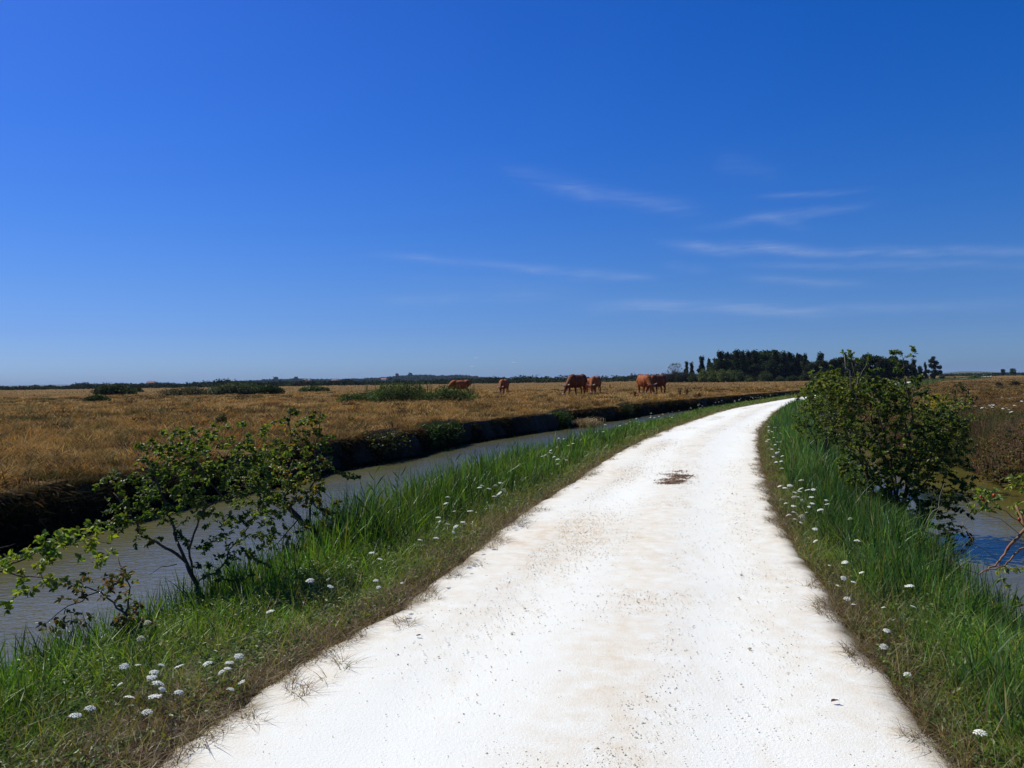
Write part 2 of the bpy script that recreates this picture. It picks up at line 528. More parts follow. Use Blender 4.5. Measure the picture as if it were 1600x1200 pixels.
# ------------------------------------------------------------------ water
def water_mat():
    mt, t, b, out = new_mat('muddy_water')
    g = t.n('ShaderNodeTexCoord').outputs['Object']
    n0 = t.noise(g, 0.5, 3, 0.5)
    t.l(t.ramp(n0, [(0.3, (0.105, 0.098, 0.040)), (0.7, (0.140, 0.130, 0.060))]), b.inputs['Base Color'])
    b.inputs['Roughness'].default_value = 0.06
    b.inputs['IOR'].default_value = 1.33
    b.inputs['Specular IOR Level'].default_value = 0.9
    v = t.mapping(g, (1.0, 2.2, 1), rot=(0, 0, R(18)))
    a = t.noise(v, 5.0, 3, 0.6, 0.6)
    c = t.noise(t.mapping(g, (1.0, 1.8, 1), rot=(0, 0, R(-14))), 13, 2, 0.5, 0.3)
    d = t.noise(g, 1.1, 2, 0.5)
    hgt = t.m('ADD', t.m('MULTIPLY', a, t.m('ADD', 0.35, d)), t.m('MULTIPLY', c, 0.35))
    bp = t.n('ShaderNodeBump')
    bp.inputs['Strength'].default_value = 0.8
    bp.inputs['Distance'].default_value = 0.022
    t.l(hgt, bp.inputs['Height'])
    t.l(bp.outputs[0], b.inputs['Normal'])
    return mt
M['water'] = water_mat()
def water_still():
    mt, t, b, out = new_mat('still_muddy_water')
    g = t.n('ShaderNodeTexCoord').outputs['Object']
    n0 = t.noise(g, 0.9, 3, 0.5)
    t.l(t.ramp(n0, [(0.3, (0.080, 0.068, 0.016)), (0.7, (0.115, 0.098, 0.026))]), b.inputs['Base Color'])
    b.inputs['Roughness'].default_value = 0.04
    b.inputs['IOR'].default_value = 1.33
    bp = t.n('ShaderNodeBump')
    bp.inputs['Strength'].default_value = 0.35
    bp.inputs['Distance'].default_value = 0.015
    t.l(t.noise(t.mapping(g, (1, 2.0, 1)), 5, 2, 0.5, 0.4), bp.inputs['Height'])
    t.l(bp.outputs[0], b.inputs['Normal'])
    return mt
M['water_still'] = water_still()
def strip(name, fa, fb, y0, y1, mat):
    ys = np.concatenate([np.linspace(y0, 0, 8)[:-1], np.linspace(0, y1, 160)])
    a, b = fa(ys), fb(ys)
    V = np.empty((len(ys) * 2, 3)); V[0::2, 0] = a; V[1::2, 0] = b
    V[0::2, 1] = ys; V[1::2, 1] = ys; V[:, 2] = ZW
    i = np.arange(len(ys) - 1) * 2
    Q = np.stack([i, i + 1, i + 3, i + 2], -1)
    return tag(link(name, np_mesh(name, V, Q), mat), kind='structure')
strip('water', lambda y: np.minimum(BT(y), LW(y) - .6) - .5, lambda y: LW(y) + .3, -55, 120, M['water'])
strip('water', lambda y: RW(y) - .3, lambda y: RFW(y) + .25, -55, 60, M['water_still'])

# ------------------------------------------------------------------ blade and leaf builders
def blades(pos, h, wd, lean, col, seg=3, tipdark=1.15, face=None):
    """grass blades: curved tapering strips; returns V, T, C"""
    N = len(pos)
    ang = rng.random(N) * 2 * PI
    fa = rng.random(N) * 2 * PI if face is None else face
    dx, dy = np.cos(ang), np.sin(ang)
    wx, wy = np.cos(fa), np.sin(fa)
    nv = seg * 2 + 1
    V = np.empty((N, nv, 3), np.float32); C = np.empty((N, nv, 3), np.float32)
    for k in range(seg + 1):
        t = k / seg
        off = lean * h * t ** 1.8
        z = h * t * (1 - .35 * np.minimum(lean, 1.5) * t)
        px = pos[:, 0] + dx * off; py = pos[:, 1] + dy * off; pz = pos[:, 2] + z
        if k < seg:
            hw = wd * .5 * (1 - .55 * t)
            V[:, 2 * k, 0] = px - wx * hw; V[:, 2 * k, 1] = py - wy * hw; V[:, 2 * k, 2] = pz
            V[:, 2 * k + 1, 0] = px + wx * hw; V[:, 2 * k + 1, 1] = py + wy * hw; V[:, 2 * k + 1, 2] = pz
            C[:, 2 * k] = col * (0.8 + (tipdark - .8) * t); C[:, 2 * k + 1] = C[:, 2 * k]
        else:
            V[:, -1] = np.stack([px, py, pz], -1)
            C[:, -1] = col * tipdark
    tr = []
    for k in range(seg - 1):
        a = 2 * k
        tr += [(a, a + 1, a + 3), (a, a + 3, a + 2)]
    tr.append((2 * seg - 2, 2 * seg - 1, 2 * seg))
    tr = np.array(tr)
    T = (np.arange(N)[:, None, None] * nv + tr[None]).reshape(-1, 3)
    return V.reshape(-1, 3), T, C.reshape(-1, 3)

def leaves(pos, dirv, size, col, aspect=.55, fold=.25, updir=None):
    """leaves: folded hexagonal blades along dirv"""
    N = len(pos)
    d = dirv / np.maximum(np.linalg.norm(dirv, axis=1, keepdims=True), 1e-6)
    r = rng.normal(size=(N, 3)) if updir is None else updir + rng.normal(size=(N, 3)) * .55
    s = np.cross(d, r); s /= np.maximum(np.linalg.norm(s, axis=1, keepdims=True), 1e-6)
    nrm = np.cross(s, d)
    L = size[:, None]; W = L * aspect * .5
    p = pos
    V = np.empty((N, 6, 3), np.float32)
    V[:, 0] = p
    V[:, 1] = p + d * L * .30 + s * W + nrm * L * fold * .35
    V[:, 2] = p + d * L * .68 + s * W * .82 + nrm * L * fold * .25
    V[:, 3] = p + d * L - nrm * L * .08
    V[:, 4] = p + d * L * .68 - s * W * .82 + nrm * L * fold * .25
    V[:, 5] = p + d * L * .30 - s * W + nrm * L * fold * .35
    tr = np.array([(0, 2, 1), (0, 3, 2), (0, 5, 4), (0, 4, 3)])
    T = (np.arange(N)[:, None, None] * 6 + tr[None]).reshape(-1, 3)
    C = np.repeat(col, 6, 0)
    return V.reshape(-1, 3), T, C

def cat(parts):
    Vs, Ts, Cs = [], [], []
    o = 0
    for V, T, C in parts:
        Vs.append(V); Ts.append(T + o); Cs.append(C); o += len(V)
    return np.concatenate(Vs), np.concatenate(Ts), np.concatenate(Cs)

def palette(N, cols, jit=.18):
    cols = np.array(cols, float)
    c = cols[rng.integers(0, len(cols), N)]
    return c * (1 + rng.normal(size=(N, 1)) * jit).clip(.4, 1.7) * (1 + rng.normal(size=(N, 3)) * .06)

def tube_mesh(paths, sides=6):
    """paths: list of (points, radii) -> V, Q arrays of tapered tubes, closed at the tip"""
    Vs, Ts = [], []
    o = 0
    for pts, rad in paths:
        pts = [Vector(p) for p in pts]
        n = len(pts)
        sd_ = sides if max(rad) > .006 else 4
        ring = []
        prev = None
        for i, p in enumerate(pts):
            d = (pts[min(i + 1, n - 1)] - pts[max(i - 1, 0)])
            if d.length < 1e-7: d = Vector((0, 0, 1))
            d.normalize()
            if prev is None:
                a = d.orthogonal().normalized()
            else:
                a = (prev - d * prev.dot(d))
                a = a.normalized() if a.length > 1e-6 else d.orthogonal().normalized()
            prev = a
            b = d.cross(a)
            for k in range(sd_):
                th = 2 * PI * k / sd_
                Vs.append(tuple(p + (a * math.cos(th) + b * math.sin(th)) * rad[i]))
        for i in range(n - 1):
            for k in range(sd_):
                k2 = (k + 1) % sd_
                q0, q1, q2, q3 = o + i * sd_ + k, o + i * sd_ + k2, o + (i + 1) * sd_ + k2, o + (i + 1) * sd_ + k
                Ts.append((q0, q1, q2)); Ts.append((q0, q2, q3))
        Vs.append(tuple(pts[-1])); tip = o + n * sd_
        Vs.append(tuple(pts[0])); bot = tip + 1
        for k in range(sd_):
            k2 = (k + 1) % sd_
            Ts.append((o + (n - 1) * sd_ + k, o + (n - 1) * sd_ + k2, tip))
            Ts.append((o + k2, o + k, bot))
        o += n * sd_ + 2
    return np.array(Vs), np.array(Ts)

def wob(pts, amt, sub=3):
    """subdivide a polyline and make it irregular"""
    out = []
    for i in range(len(pts) - 1):
        a, b = Vector(pts[i]), Vector(pts[i + 1])
        L = (b - a).length
        for k in range(sub):
            p = a.lerp(b, k / sub)
            if i or k:
                p = p + Vector((random.gauss(0, 1), random.gauss(0, 1), random.gauss(0, 1))) * L * amt
            out.append(p)
    out.append(Vector(pts[-1]))
    return out

# ------------------------------------------------------------------ shrubs
def grow_shrub(name, base, limbs, targets, leaf, cols, per=(7, 12), label='', cat_='shrub', group=None, bark='bark', aspect=.62, bare=.3, extra_paths=None, mat='leaf', upturn=.3, jit=.22, droop=.3):
    """limbs: list of (points, r0, r1); targets: (N,3) twig ends that join the nearest wood; leaves along twigs"""
    base = Vector(base)
    paths = []
    nodes = []      # (point, radius)
    for pts, r0, r1 in limbs:
        q = wob(pts, .035, 4)
        n = len(q)
        rr_ = [r0 + (r1 - r0) * i / (n - 1) for i in range(n)]
        paths.append((q, rr_))
        nodes += list(zip(q[n // 5:], rr_[n // 5:]))
    NP = np.array([tuple(p) for p, r in nodes]); NR = [r for p, r in nodes]
    tg = np.array(targets)
    d0 = np.array([np.min(((NP - t) ** 2).sum(1)) for t in tg])
    tg = tg[np.argsort(d0)]
    LP, LD = [], []
    for t in tg:
        d = ((NP - t) ** 2).sum(1) + np.maximum(NP[:, 2] - t[2], 0) ** 2 * 2
        i = int(np.argmin(d))
        a = Vector(NP[i]); b = Vector(t)
        L = (b - a).length
        if L < .02: continue
        mid = a.lerp(b, .5) + Vector((random.gauss(0, .1), random.gauss(0, .1), random.gauss(.06 * upturn / .3, .08))) * L
        q = wob([a, mid, b], .05, 3)
        r0 = min(NR[i] * .7, .002 + .010 * L)
        rr_ = [r0 + (max(.0009, r0 * .3) - r0) * k / (len(q) - 1) for k in range(len(q))]
        paths.append((q, rr_))
        k0 = max(1, int(len(q) * .4))
        NP = np.concatenate([NP, np.array([tuple(p) for p in q[k0:]])]); NR += rr_[k0:]
        nl = random.randint(*per)
        for k in range(nl):
            u = bare + (1 - bare) * (k + random.random()) / nl
            f = u * (len(q) - 1); j = min(int(f), len(q) - 2)
            p = q[j].lerp(q[j + 1], f - j)
            dr = (q[j + 1] - q[j]).normalized()
            side = Vector((random.gauss(0, 1), random.gauss(0, 1), random.gauss(-droop, .7)))
            LP.append(tuple(p)); LD.append(tuple(dr * .5 + side.normalized()))
    if extra_paths: paths += extra_paths
    root = empty(name, base)
    V, T = tube_mesh(paths)
    link('trunk', np_mesh(name + '_trunk', V - np.array(base), T, smooth=True), M[bark], root)
    LP = np.array(LP); LD = np.array(LD)
    N = len(LP)
    size = leaf * (.55 + .75 * rng.random(N))
    up = np.tile(np.array([[-.35, .1, 1.0]]), (N, 1))
    cc = palette(N, cols, jit)
    # whole sprays lean to one tint or another
    cl_ = (fbm(LP[:, 0] * 3 + LP[:, 2] * 2, LP[:, 1] * 3 - LP[:, 2] * 3, .8, 41) - .5)
    cc = cc * (1 + cl_[:, None] * np.array([[1.4, .8, .3]]))
    V, T, C = leaves(LP - np.array(base), LD, size, cc.clip(.004, 1), aspect, .25, up)
    link('crown', np_mesh(name + '_crown', V, T, C), M[mat], root)
    tag(root, label, cat_, group)
    return root

def blob_targets(blobs, Yd):
    """blobs: (px, py, rx, ry, depth offset, depth radius, count) around distance Yd"""
    out = []
    for px, py, rx, ry, dz, rd, n in blobs:
        for _ in range(n):
            while True:
                a, b, c = random.uniform(-1, 1), random.uniform(-1, 1), random.uniform(-1, 1)
                q = a * a + b * b + c * c
                if q <= 1: break
            y = Yd + dz + c * rd
            # centre is surveyed at Yd; the offsets are metres in the scene
            cpt = P(px, py, Yd + dz)
            out.append((cpt.x + a * rx * Yd / F, y, cpt.z - b * ry * Yd / F))
    return np.array(out)

def thin_out(T_, size, thr, seed=0):
    k = fbm(T_[:, 0] * 1.0 + T_[:, 1] * .7, T_[:, 2] * 1.3 - T_[:, 1] * .4, size, seed, 2) > thr
    return T_[k]

def PL(pts, Yd, dd=None):
    dd = dd or [0] * len(pts)
    return [P(px, py, Yd + d) for (px, py), d in zip(pts, dd)]

G_LEFT = [(.07, .115, .025), (.05, .085, .022), (.10, .14, .03), (.04, .07, .022), (.13, .14, .03)]
YA = 6.2
la = [
    (PL([(322, 952), (303, 925), (287, 879)], YA), .021, .016),
    (PL([(287, 879), (257, 855), (218, 837), (203, 801), (175, 770)], YA, [0, .05, .1, .2, .3]), .013, .005),
    (PL([(287, 879), (263, 810), (251, 780), (240, 735)], YA, [0, .1, .1, .15]), .013, .005),
    (PL([(302, 915), (290, 870), (305, 822), (314, 798), (344, 777), (377, 759)], YA, [0, -.1, -.15, -.1, 0, .1]), .010, .005),
    (PL([(302, 915), (338, 888), (356, 858), (386, 822)], YA, [0, -.2, -.3, -.3]), .008, .004),
    (PL([(251, 780), (240, 735), (290, 700), (330, 670)], YA, [.1, .2, .4, .5]), .007, .003),
    (PL([(344, 777), (310, 730), (280, 690)], YA, [0, .1, .2]), .006, .003),
    (PL([(272, 882), (245, 888), (228, 898)], YA), .004, .0015),
]
ta = blob_targets([(330, 735, 95, 55, .3, .55, 135), (270, 770, 75, 50, .2, .5, 70), (245, 690, 40, 22, .2, .3, 12), (310, 685, 55, 30, .3, .4, 24),
                   (385, 700, 50, 50, .3, .4, 40), (400, 800, 55, 40, -.1, .4, 34), (350, 880, 55, 35, -.2, .3, 16), (210, 800, 50, 30, .1, .3, 20), (225, 850, 30, 28, 0, .3, 8), (215, 770, 55, 60, .2, .5, 34), (290, 710, 90, 45, .3, .5, 50), (420, 740, 50, 60, .3, .5, 40), (180, 815, 40, 25, .1, .3, 16), (395, 850, 40, 50, -.2, .3, 18), (330, 820, 60, 40, 0, .4, 26)], YA)
grow_shrub('shrub', PL([(322, 952)], YA)[0], la, ta, .034, G_LEFT, (14, 20), 'leafy shrub with forked dark trunk on the near grass bank left of the road', 'shrub', None)

YB = 8.0
lb = [
    (PL([(530, 872), (524, 861), (488, 831), (464, 810)], YB), .032, .026),
    (PL([(464, 810), (440, 786), (410, 768), (386, 766)], YB, [0, 0, -.1, -.2]), .030, .010),
    (PL([(479, 822), (482, 780), (488, 744), (494, 690), (500, 645)], YB, [0, .05, .1, .1, .1]), .014, .004),
    (PL([(440, 786), (452, 740), (458, 708), (449, 651)], YB, [0, .1, .2, .2]), .012, .003),
    (PL([(482, 780), (503, 804), (533, 828)], YB, [0, -.1, -.2]), .007, .004),
    (PL([(464, 810), (430, 850), (440, 880)], YB, [0, -.2, -.3]), .007, .003),
]
tb = blob_targets([(455, 735, 62, 62, .1, .55, 110), (495, 690, 28, 50, .1, .3, 36), (440, 690, 25, 45, .1, .3, 18), (410, 770, 50, 38, -.1, .5, 55),
                   (470, 770, 45, 30, 0, .4, 34), (440, 830, 50, 26, -.2, .4, 22), (470, 870, 45, 25, -.2, .3, 24), (540, 740, 22, 16, 0, .2, 6), (520, 845, 34, 32, -.1, .2, 26), (500, 800, 34, 34, 0, .3, 22), (395, 720, 50, 50, 0, .5, 40), (470, 660, 50, 22, .1, .4, 24)], YB)
grow_shrub('shrub', PL([(530, 872)], YB)[0], lb, tb, .037, G_LEFT + [(.19, .13, .03), (.16, .09, .03)], (14, 20), 'leaning shrub with thick slanting trunk and reddish leaf tips beside the channel reeds', 'shrub')

# low suckers at the left edge of the picture
YC = 5.0
lc = [
    (PL([(215, 1015), (190, 960), (150, 925), (110, 905)], YC, [0, 0, 0, .1]), .008, .003),
    (PL([(190, 960), (200, 915), (180, 870)], YC), .006, .002),
    (PL([(150, 925), (95, 950), (55, 985)], YC, [0, .1, .1]), .005, .002),
]
tc = blob_targets([(175, 905, 30, 35, 0, .2, 22), (190, 955, 30, 25, 0, .2, 20), (125, 915, 40, 25, 0, .2, 14), (90, 975, 45, 20, .1, .2, 16), (215, 985, 40, 20, 0, .2, 12)], YC)
grow_shrub('shrub', PL([(215, 1015)], YC)[0], lc, tc, .036, [(.10, .12, .03), (.14, .09, .035), (.17, .07, .03), (.08, .10, .03)], (5, 9), 'low thin sucker shrub with brownish red leaves in front of the forked trunk', 'shrub')
YD = 5.2
ld = [
    (PL([(-60, 985), (-40, 920), (0, 890), (50, 865), (110, 850)], YD, [0, 0, 0, .1, .2]), .010, .003),
    (PL([(0, 890), (60, 905), (120, 915)], YD), .005, .002),
    (PL([(50, 865), (110, 835), (170, 850)], YD), .004, .002),
    (PL([(-40, 920), (-20, 860), (20, 850)], YD), .005, .002),
]
td = blob_targets([(110, 842, 62, 18, .1, .3, 40), (40, 870, 45, 25, 0, .25, 30), (70, 912, 60, 10, 0, .2, 16), (10, 940, 16, 20, 0, .2, 5), (145, 870, 40, 14, 0, .2, 12), (-40, 880, 40, 40, 0, .3, 30)], YD)
grow_shrub('shrub', PL([(-60, 985)], YD)[0], ld, td, .042, [(.20, .24, .03), (.16, .22, .035), (.13, .19, .03), (.24, .24, .04)], (6, 10), 'bright yellow green branches reaching in from the left edge over the water', 'shrub')

# big bush on the right, between the road and the pond
G_RIGHT = [(.085, .120, .026), (.060, .088, .022), (.125, .150, .034), (.165, .17, .045), (.045, .065, .018)]
def bush_limbs(bx, by, YD_, tips, r=.022):
    out = []
    for (tx, ty, d) in tips:
        mx, my = bx + (tx - bx) * .45 + random.uniform(-15, 15), by + (ty - by) * .5
        out.append((PL([(bx + random.uniform(-12, 12), by), (mx, my), (tx, ty)], YD_, [0, d * .5, d]), r * random.uniform(.7, 1.1), .004))
    return out
YE = 9.2
le = bush_limbs(1400, 835, YE, [(1330, 560, .1), (1412, 560, 0), (1290, 640, -.2), (1370, 600, .5), (1450, 640, .3), (1330, 690, -.5), (1470, 720, 0), (1360, 590, -.3), (1430, 600, -.3), (1440, 800, -.4), (1340, 760, -.4), (1300, 600, .4), (1478, 800, .2)])
te = blob_targets([(1345, 648, 78, 56, 0, .8, 190), (1400, 675, 85, 72, .1, .8, 210), (1395, 722, 80, 55, -.1, .8, 160), (1420, 770, 85, 60, 0, .7, 150), (1325, 612, 60, 30, 0, .5, 40), (1455, 735, 60, 60, .1, .6, 90), (1450, 860, 60, 50, -.3, .4, 60), (1385, 840, 50, 40, -.3, .4, 50),
                   (1325, 558, 10, 18, .1, .15, 6), (1349, 560, 8, 12, .1, .15, 3), (1410, 552, 26, 14, .0, .2, 10), (1390, 575, 20, 14, .0, .2, 6), (1440, 820, 45, 60, -.1, .5, 90), (1475, 700, 40, 50, 0, .4, 70), (1470, 850, 50, 35, -.1, .3, 36), (1500, 790, 30, 20, -.1, .3, 12), (1305, 605, 45, 26, 0, .5, 40), (1295, 650, 42, 42, 0, .5, 50), (1360, 738, 45, 45, -.1, .5, 60), (1345, 608, 95, 20, .2, .4, 90), (1385, 790, 55, 40, .2, .4, 70), (1365, 585, 12, 22, 0, .2, 8), (1300, 590, 14, 14, 0, .2, 6), (1495, 650, 16, 14, 0, .2, 6),  (1400, 800, 60, 45, -.2, .5, 90),  (1370, 695, 75, 52, -.2, .6, 100),
                   (1405, 605, 45, 24, 0, .5, 26), (1430, 640, 45, 40, 0, .5, 44)], YE)
grow_shrub('bush', PL([(1400, 835)], YE)[0], le, thin_out(te, .38, .35, 5), .034, G_RIGHT, (22, 32), 'large dark green bush right of the road with thin shoots above the horizon', 'bush', bark='bark', aspect=.6, droop=.2)
YF = 13.2
lf = bush_limbs(1285, 750, YF, [(1255, 640, 0), (1275, 600, .2), (1310, 600, 0), (1350, 612, .2), (1385, 615, .3), (1262, 690, -.2), (1330, 640, .3), (1290, 640, -.4)], .02)
tf = blob_targets([(1300, 604, 52, 18, 0, .5, 100), (1340, 612, 60, 22, .2, .5, 110), (1385, 612, 40, 20, .3, .5, 60), (1330, 650, 50, 40, .2, .6, 60), (1285, 636, 42, 42, 0, .8, 120), (1300, 620, 45, 45, .1, .8, 110), (1272, 660, 32, 26, 0, .7, 40), (1295, 670, 52, 34, 0, .7, 90), (1285, 585, 30, 16, 0, .4, 26)], YF)
grow_shrub('bush', PL([(1285, 750)], YF)[0], lf, thin_out(tf, .4, .24, 9), .040, G_RIGHT + [(.11, .15, .03)], (18, 26), 'rounded green bush at the roadside where the white road bends out of sight', 'bush', aspect=.6, droop=.2)
# across the pond
YG = 17.4
lg = bush_limbs(1475, 714, YG, [(1450, 640, 0), (1480, 615, .2), (1510, 640, 0), (1440, 680, -.2), (1500, 670, -.3)], .018)
tg_ = blob_targets([(1455, 670, 42, 40, 0, .8, 120), (1485, 660, 40, 48, .1, .8, 120), (1450, 700, 40, 20, -.2, .5, 40), (1505, 700, 20, 16, 0, .4, 16)], YG)
grow_shrub('bush', PL([(1475, 714)], YG)[0], lg, tg_, .055, [(.09, .13, .03), (.12, .16, .03), (.16, .17, .03), (.07, .10, .025)], (14, 22), 'light green bush at the far end of the pond right of the road', 'bush')
YG2 = 19.0
lg = bush_limbs(1462, 660, YG2, [(1450, 625, 0), (1470, 612, .2), (1485, 625, 0)], .014)
tg_ = blob_targets([(1462, 630, 24, 16, 0, .5, 60)], YG2)
grow_shrub('bush', PL([(1462, 690)], YG2)[0], lg, tg_, .06, [(.36, .28, .03), (.30, .26, .03), (.20, .20, .03)], (8, 12), 'yellow flowering bush top behind the light green bush by the pond', 'bush')
YG3 = 21.0
lg = bush_limbs(1505, 665, YG3, [(1490, 610, 0), (1502, 598, .2), (1515, 620, 0)], .014)
tg_ = blob_targets([(1502, 628, 20, 26, 0, .5, 90), (1499, 603, 6, 9, 0, .2, 8)], YG3)
grow_shrub('bush', PL([(1505, 675)], YG3)[0], lg, tg_, .055, [(.035, .05, .022), (.05, .06, .025), (.06, .055, .03)], (8, 12), 'small dark pointed bush right of the yellow flowering bush', 'bush')

WD = [(.10, .10, .035), (.13, .11, .04), (.16, .09, .05), (.08, .09, .03), (.19, .11, .06)]
def weed_bush(px, pyb, Yw, blobs, tips, cols, label, leaf=.04):
    grow_shrub('bush', PL([(px, pyb)], Yw)[0], [(PL([(px, pyb), ((px + a) / 2, (pyb + b) / 2), (a, b)], Yw), .009, .002) for a, b in tips], blob_targets(blobs, Yw), leaf, cols, (12, 20), label, 'bush', bark='bark_tan', aspect=.5)
weed_bush(1550, 752, 14.0, [(1548, 715, 32, 36, 0, .5, 90), (1560, 740, 34, 22, -.2, .4, 50)], [(1530, 690), (1550, 680), (1570, 700)], WD, 'brown and olive weedy bush drooping into the pond water')
weed_bush(1600, 752, 13.4, [(1595, 700, 40, 44, 0, .5, 110), (1585, 740, 40, 24, -.2, .4, 60)], [(1580, 665), (1600, 660), (1620, 680)], WD, 'taller reddish weedy bush at the right edge behind the pond')
weed_bush(1588, 690, 18.5, [(1580, 665, 46, 22, 0, .6, 90)], [(1560, 650), (1580, 645), (1605, 650)], [(.08, .11, .03), (.11, .12, .04), (.06, .08, .03)], 'low green bush among the white flowers beyond the pond')

# dog rose at the right edge: tan branches, pale twigs, hips
YH = 5.6
ext = []
lh = [
    (PL([(1680, 985), (1640, 900), (1600, 826), (1585, 790)], YH, [0, 0, 0, .1]), .016, .008),
    (PL([(1600, 826), (1575, 852), (1566, 866), (1551, 883), (1527, 898)], YH, [0, 0, 0, -.05, -.1]), .011, .004),
    (PL([(1612, 850), (1585, 862), (1566, 886), (1537, 890)], YH, [0, -.1, -.1, -.1]), .008, .003),
    (PL([(1680, 985), (1600, 941), (1565, 958), (1550, 955)], YH, [0, 0, -.05, -.05]), .009, .004),
    (PL([(1600, 826), (1570, 800), (1540, 780)], YH, [0, 0, 0]), .004, .002),
    (PL([(1640, 900), (1625, 820), (1600, 760)], YH, [0, .1, .1]), .006, .003),
    (PL([(1566, 886), (1520, 850), (1500, 815)], YH, [-.1, -.1, 0]), .003, .0012),
    (PL([(1612, 850), (1560, 812), (1510, 800)], YH), .003, .0012),
    (PL([(1527, 898), (1480, 880)], YH), .003, .0012),
]
th_ = blob_targets([(1538, 780, 26, 22, 0, .15, 24), (1590, 752, 18, 16, .1, .15, 14), (1592, 800, 16, 14, .1, .15, 6), (1585, 905, 25, 30, 0, .2, 10), (1640, 800, 35, 60, .1, .3, 30), (1595, 935, 20, 20, 0, .2, 6)], YH)
rose = grow_shrub('rose_bush', PL([(1680, 985)], YH)[0], lh, th_, .040, [(.17, .22, .03), (.13, .18, .03), (.20, .22, .04), (.09, .13, .03)], (6, 9), 'thorny rose bush with bare tan branches and red hips reaching in from the right edge', 'rose bush', bark='bark_tan', aspect=.5)
M['hip'] = noise_mat('rose_hip', (0.30, 0.03, 0.01), (0.42, 0.06, 0.015), 60, 0.4, 0)
def uv_ball(r, seg=10, rings=7, squash=1.0, point=0.0):
    V = []; T = []
    for i in range(rings + 1):
        ph = PI * i / rings
        for k in range(seg):
            a = 2 * PI * k / seg
            z = math.cos(ph)
            V.append((r * math.sin(ph) * math.cos(a), r * math.sin(ph) * math.sin(a), r * squash * (z + point * max(-z, 0) ** 3 * -1)))
    for i in range(rings):
        for k in range(seg):
            k2 = (k + 1) % seg
            a, b, c, d = i * seg + k, i * seg + k2, (i + 1) * seg + k2, (i + 1) * seg + k
            T += [(a, d, c), (a, c, b)]
    return np.array(V), np.array(T)
V, T = uv_ball(.011, squash=1.35)
hipm = np_mesh('hip', V, T, smooth=True)
hipm.materials.append(M['hip'])
for (px, py) in [(1531, 777), (1534, 781), (1551, 774), (1572, 857), (1590, 812), (1527, 783)]:
    o = bpy.data.objects.new('rose_hip', hipm); COL.objects.link(o); o.parent = rose
    o.location = P(px, py, YH) - rose.location
    o.rotation_euler = (random.uniform(-.5, .5), random.uniform(-.5, .5), 0)

# bare pale twigs standing at the pond edge
def twig_thing(name, Yd, limbs, label, bark='bark_pale', cat_='dead twig', group=None):
    paths = []
    for pts, r0, r1 in limbs:
        q = wob(PL(pts, Yd), .05, 3)
        n = len(q)
        paths.append((q, [r0 + (r1 - r0) * i / (n - 1) for i in range(n)]))
    b = PL([limbs[0][0][0]], Yd)[0]
    V, T = tube_mesh(paths)
    o = link(name, np_mesh(name, V - np.array(b), T, smooth=True), M[bark])
    o.location = b
    tag(o, label, cat_, group)
    return o
twig_thing('dead_sapling', 6.9, [
    ([(1467, 915), (1466, 890), (1466, 857), (1455, 838), (1440, 828), (1462, 790), (1474, 755)], .009, .002),
    ([(1440, 828), (1425, 815), (1412, 800)], .003, .001), ([(1455, 838), (1500, 830), (1540, 815)], .003, .001),
    ([(1466, 857), (1490, 850), (1520, 870)], .003, .001), ([(1462, 790), (1450, 775), (1448, 760)], .002, .001),
    ([(1440, 828), (1432, 845), (1428, 862)], .004, .0015), ([(1500, 830), (1515, 800), (1508, 780)], .002, .001)],
    'bare pale dead sapling rising from the reeds between road and pond', cat_='dead sapling')
twig_thing('dead_branch', 9.0, [
    ([(1345, 655), (1338, 630), (1330, 600), (1320, 555)], .009, .004), ([(1335, 610), (1345, 585), (1355, 568)], .004, .002),
    ([(1330, 620), (1318, 612)], .003, .002)], 'pale dead stem poking out of the large dark green bush', cat_='dead branch')

# ------------------------------------------------------------------ verges: grass, reeds, herbs, dead fringe (uncountable)
def scatter_strip(fa, fb, y0, y1, n, bias=1.0):
    """points between two curves; density falls as 1/distance"""
    t = rng.random(n)
    y = y0 * (y1 / y0) ** (t ** bias)
    u = rng.random(n)
    a, b = fa(y), fb(y)
    x = a + (b - a) * u
    return x, y, u

